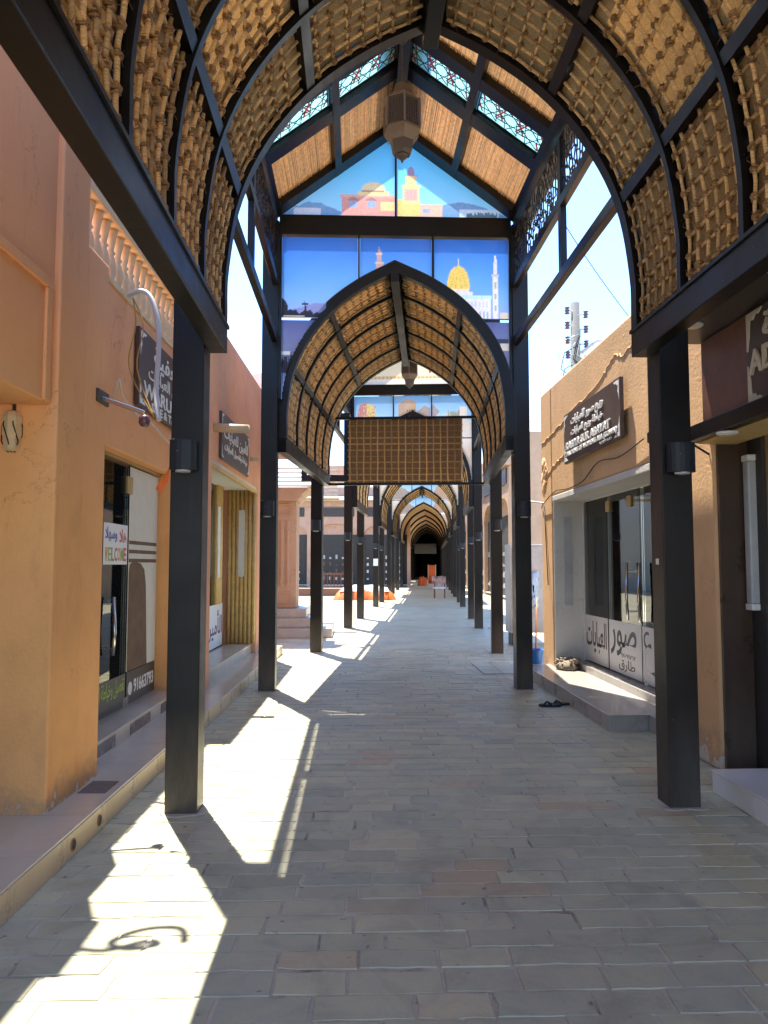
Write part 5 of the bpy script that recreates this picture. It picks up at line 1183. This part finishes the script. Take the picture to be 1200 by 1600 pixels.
for k, (x, y, rz_, lb) in enumerate(((2.20, 8.72, 80, 'nearer of the two black sandals by the right step'), (2.33, 8.80, 95, 'farther of the two black sandals by the right step'))):
    sd = thing('sandal', lb, 'sandal', (x, y, .003), R(rz_), 'pair of black sandals')
    sole = [(.045 * math.sin(t_) * (1 + .12 * math.cos(t_)), .125 * math.cos(t_)) for t_ in [i * math.pi / 10 for i in range(20)]]
    MB().prism(sole, 'z', 0, .022).build('sole', 'rubber_black', sd)
    for sx in (-1, 1): MB().tube([(0, .065, .022), (sx * .022, .03, .05), (sx * .042, -.02, .022)], .009, 6).build('strap', 'rubber_black', sd, True)

# utility pole over the tan roof with cables
up = thing('utility_pole', 'grey concrete utility pole with brown insulators behind the tan parapet', 'pole', (5.88, 20, 0), 0)
MB().lathe([(.17, 0), (.125, 8.6)], 12).build('shaft', 'pole_concrete', up, True)
for j, z in enumerate((8.35, 7.95, 7.55, 7.15)):
    for sx in (-1, 1):
        MB().tube([(0, -.1, z - .1 * (sx > 0)), (sx * .22, -.14, z - .1 * (sx > 0))], .018, 6).build('arm', 'frame_grey', up); MB().lathe([(.03, -.10), (.075, -.08), (.04, -.04), (.075, 0), (.04, .04), (.075, .08), (.03, .10)], 10, (sx * .25, -.14, z - .1 * (sx > 0))).build('insulator', 'insulator_brown', up, True)
for k in range(7):
    rr = random.Random(k); a = rr.uniform(-.5, .1); z = rr.uniform(6.9, 7.9)
    MB().tube([(.1, -.15, z), (a, -.2, z - .25), (a - .1, -.2, z - .7), (a + .25, -.2, z - .95), (.05, -.16, z - .75)], .014, 5).build('loop_cable', rr.choice(['cable_white', 'cable_black', 'conduit_white']), up, True)
MB().tube([(.1, -.15, 7.2), (.5, -.3, 7.5), (.8, -.6, 7.4), (1.1, -1.2, 6.9)], .045, 7).build('thick_cable', 'conduit_white', up, True)
for k, (a, b_, lb) in enumerate((((2.6, 14, 10.5), (6.6, 18, 7.6), 'thin overhead wire slanting across the blue sky at right'), ((4.2, 30, 9.2), (12, 24, 8.0), 'thin wire crossing the sky beyond the tan roof'), ((4.2, 30, 7.4), (12, 24, 6.6), 'lower thin wire crossing the sky beyond the tan roof'))):
    A, B = Vector(a), Vector(b_); wr = thing('overhead_wire', lb, 'wire', (0, 0, 0), 0, 'overhead wires'); MB().tube([A.lerp(B, i / 10) - Vector((0, 0, .25 * math.sin(math.pi * i / 10))) for i in range(11)], .012, 4).build('wire', 'cable_black', wr)

ps = thing('paper_scrap', 'small crumpled white paper scrap beside the foot of a right post', 'litter', at2(9.3) + Vector((1.95, 0, 0)), 0)
_mb = MB(); _r = random.Random(8)
for k in range(5): _mb.blob((_r.uniform(-.05, .05), _r.uniform(-.04, .04), .03), .04, .03, .03, Matrix.Rotation(_r.uniform(0, 3), 3, 'Z'), 5, 3)
_mb.build('crumple', 'white_sheet', ps)
for i, (sx, s_) in enumerate(((-1, 19.25),)):
    nt_ = thing('paper_notice', 'white paper notice taped to a black left post by the tarpaulin heap', 'notice', at2(s_) + Matrix.Rotation(A2, 4, 'Z') @ Vector((sx * 1.645, -.006, 0)), A2)
    MB().box(-.09, .09, -.004, 0, 1.55, 1.82).build('sheet', 'white_vinyl', nt_)
st_ = thing('sticker', 'small white sticker on the near right post', 'sticker', (AX + 1.5385, 5.2, 0), 0)
MB().box(-.002, 0, -.03, .02, 1.60, 1.64).build('label', 'white_vinyl', st_)
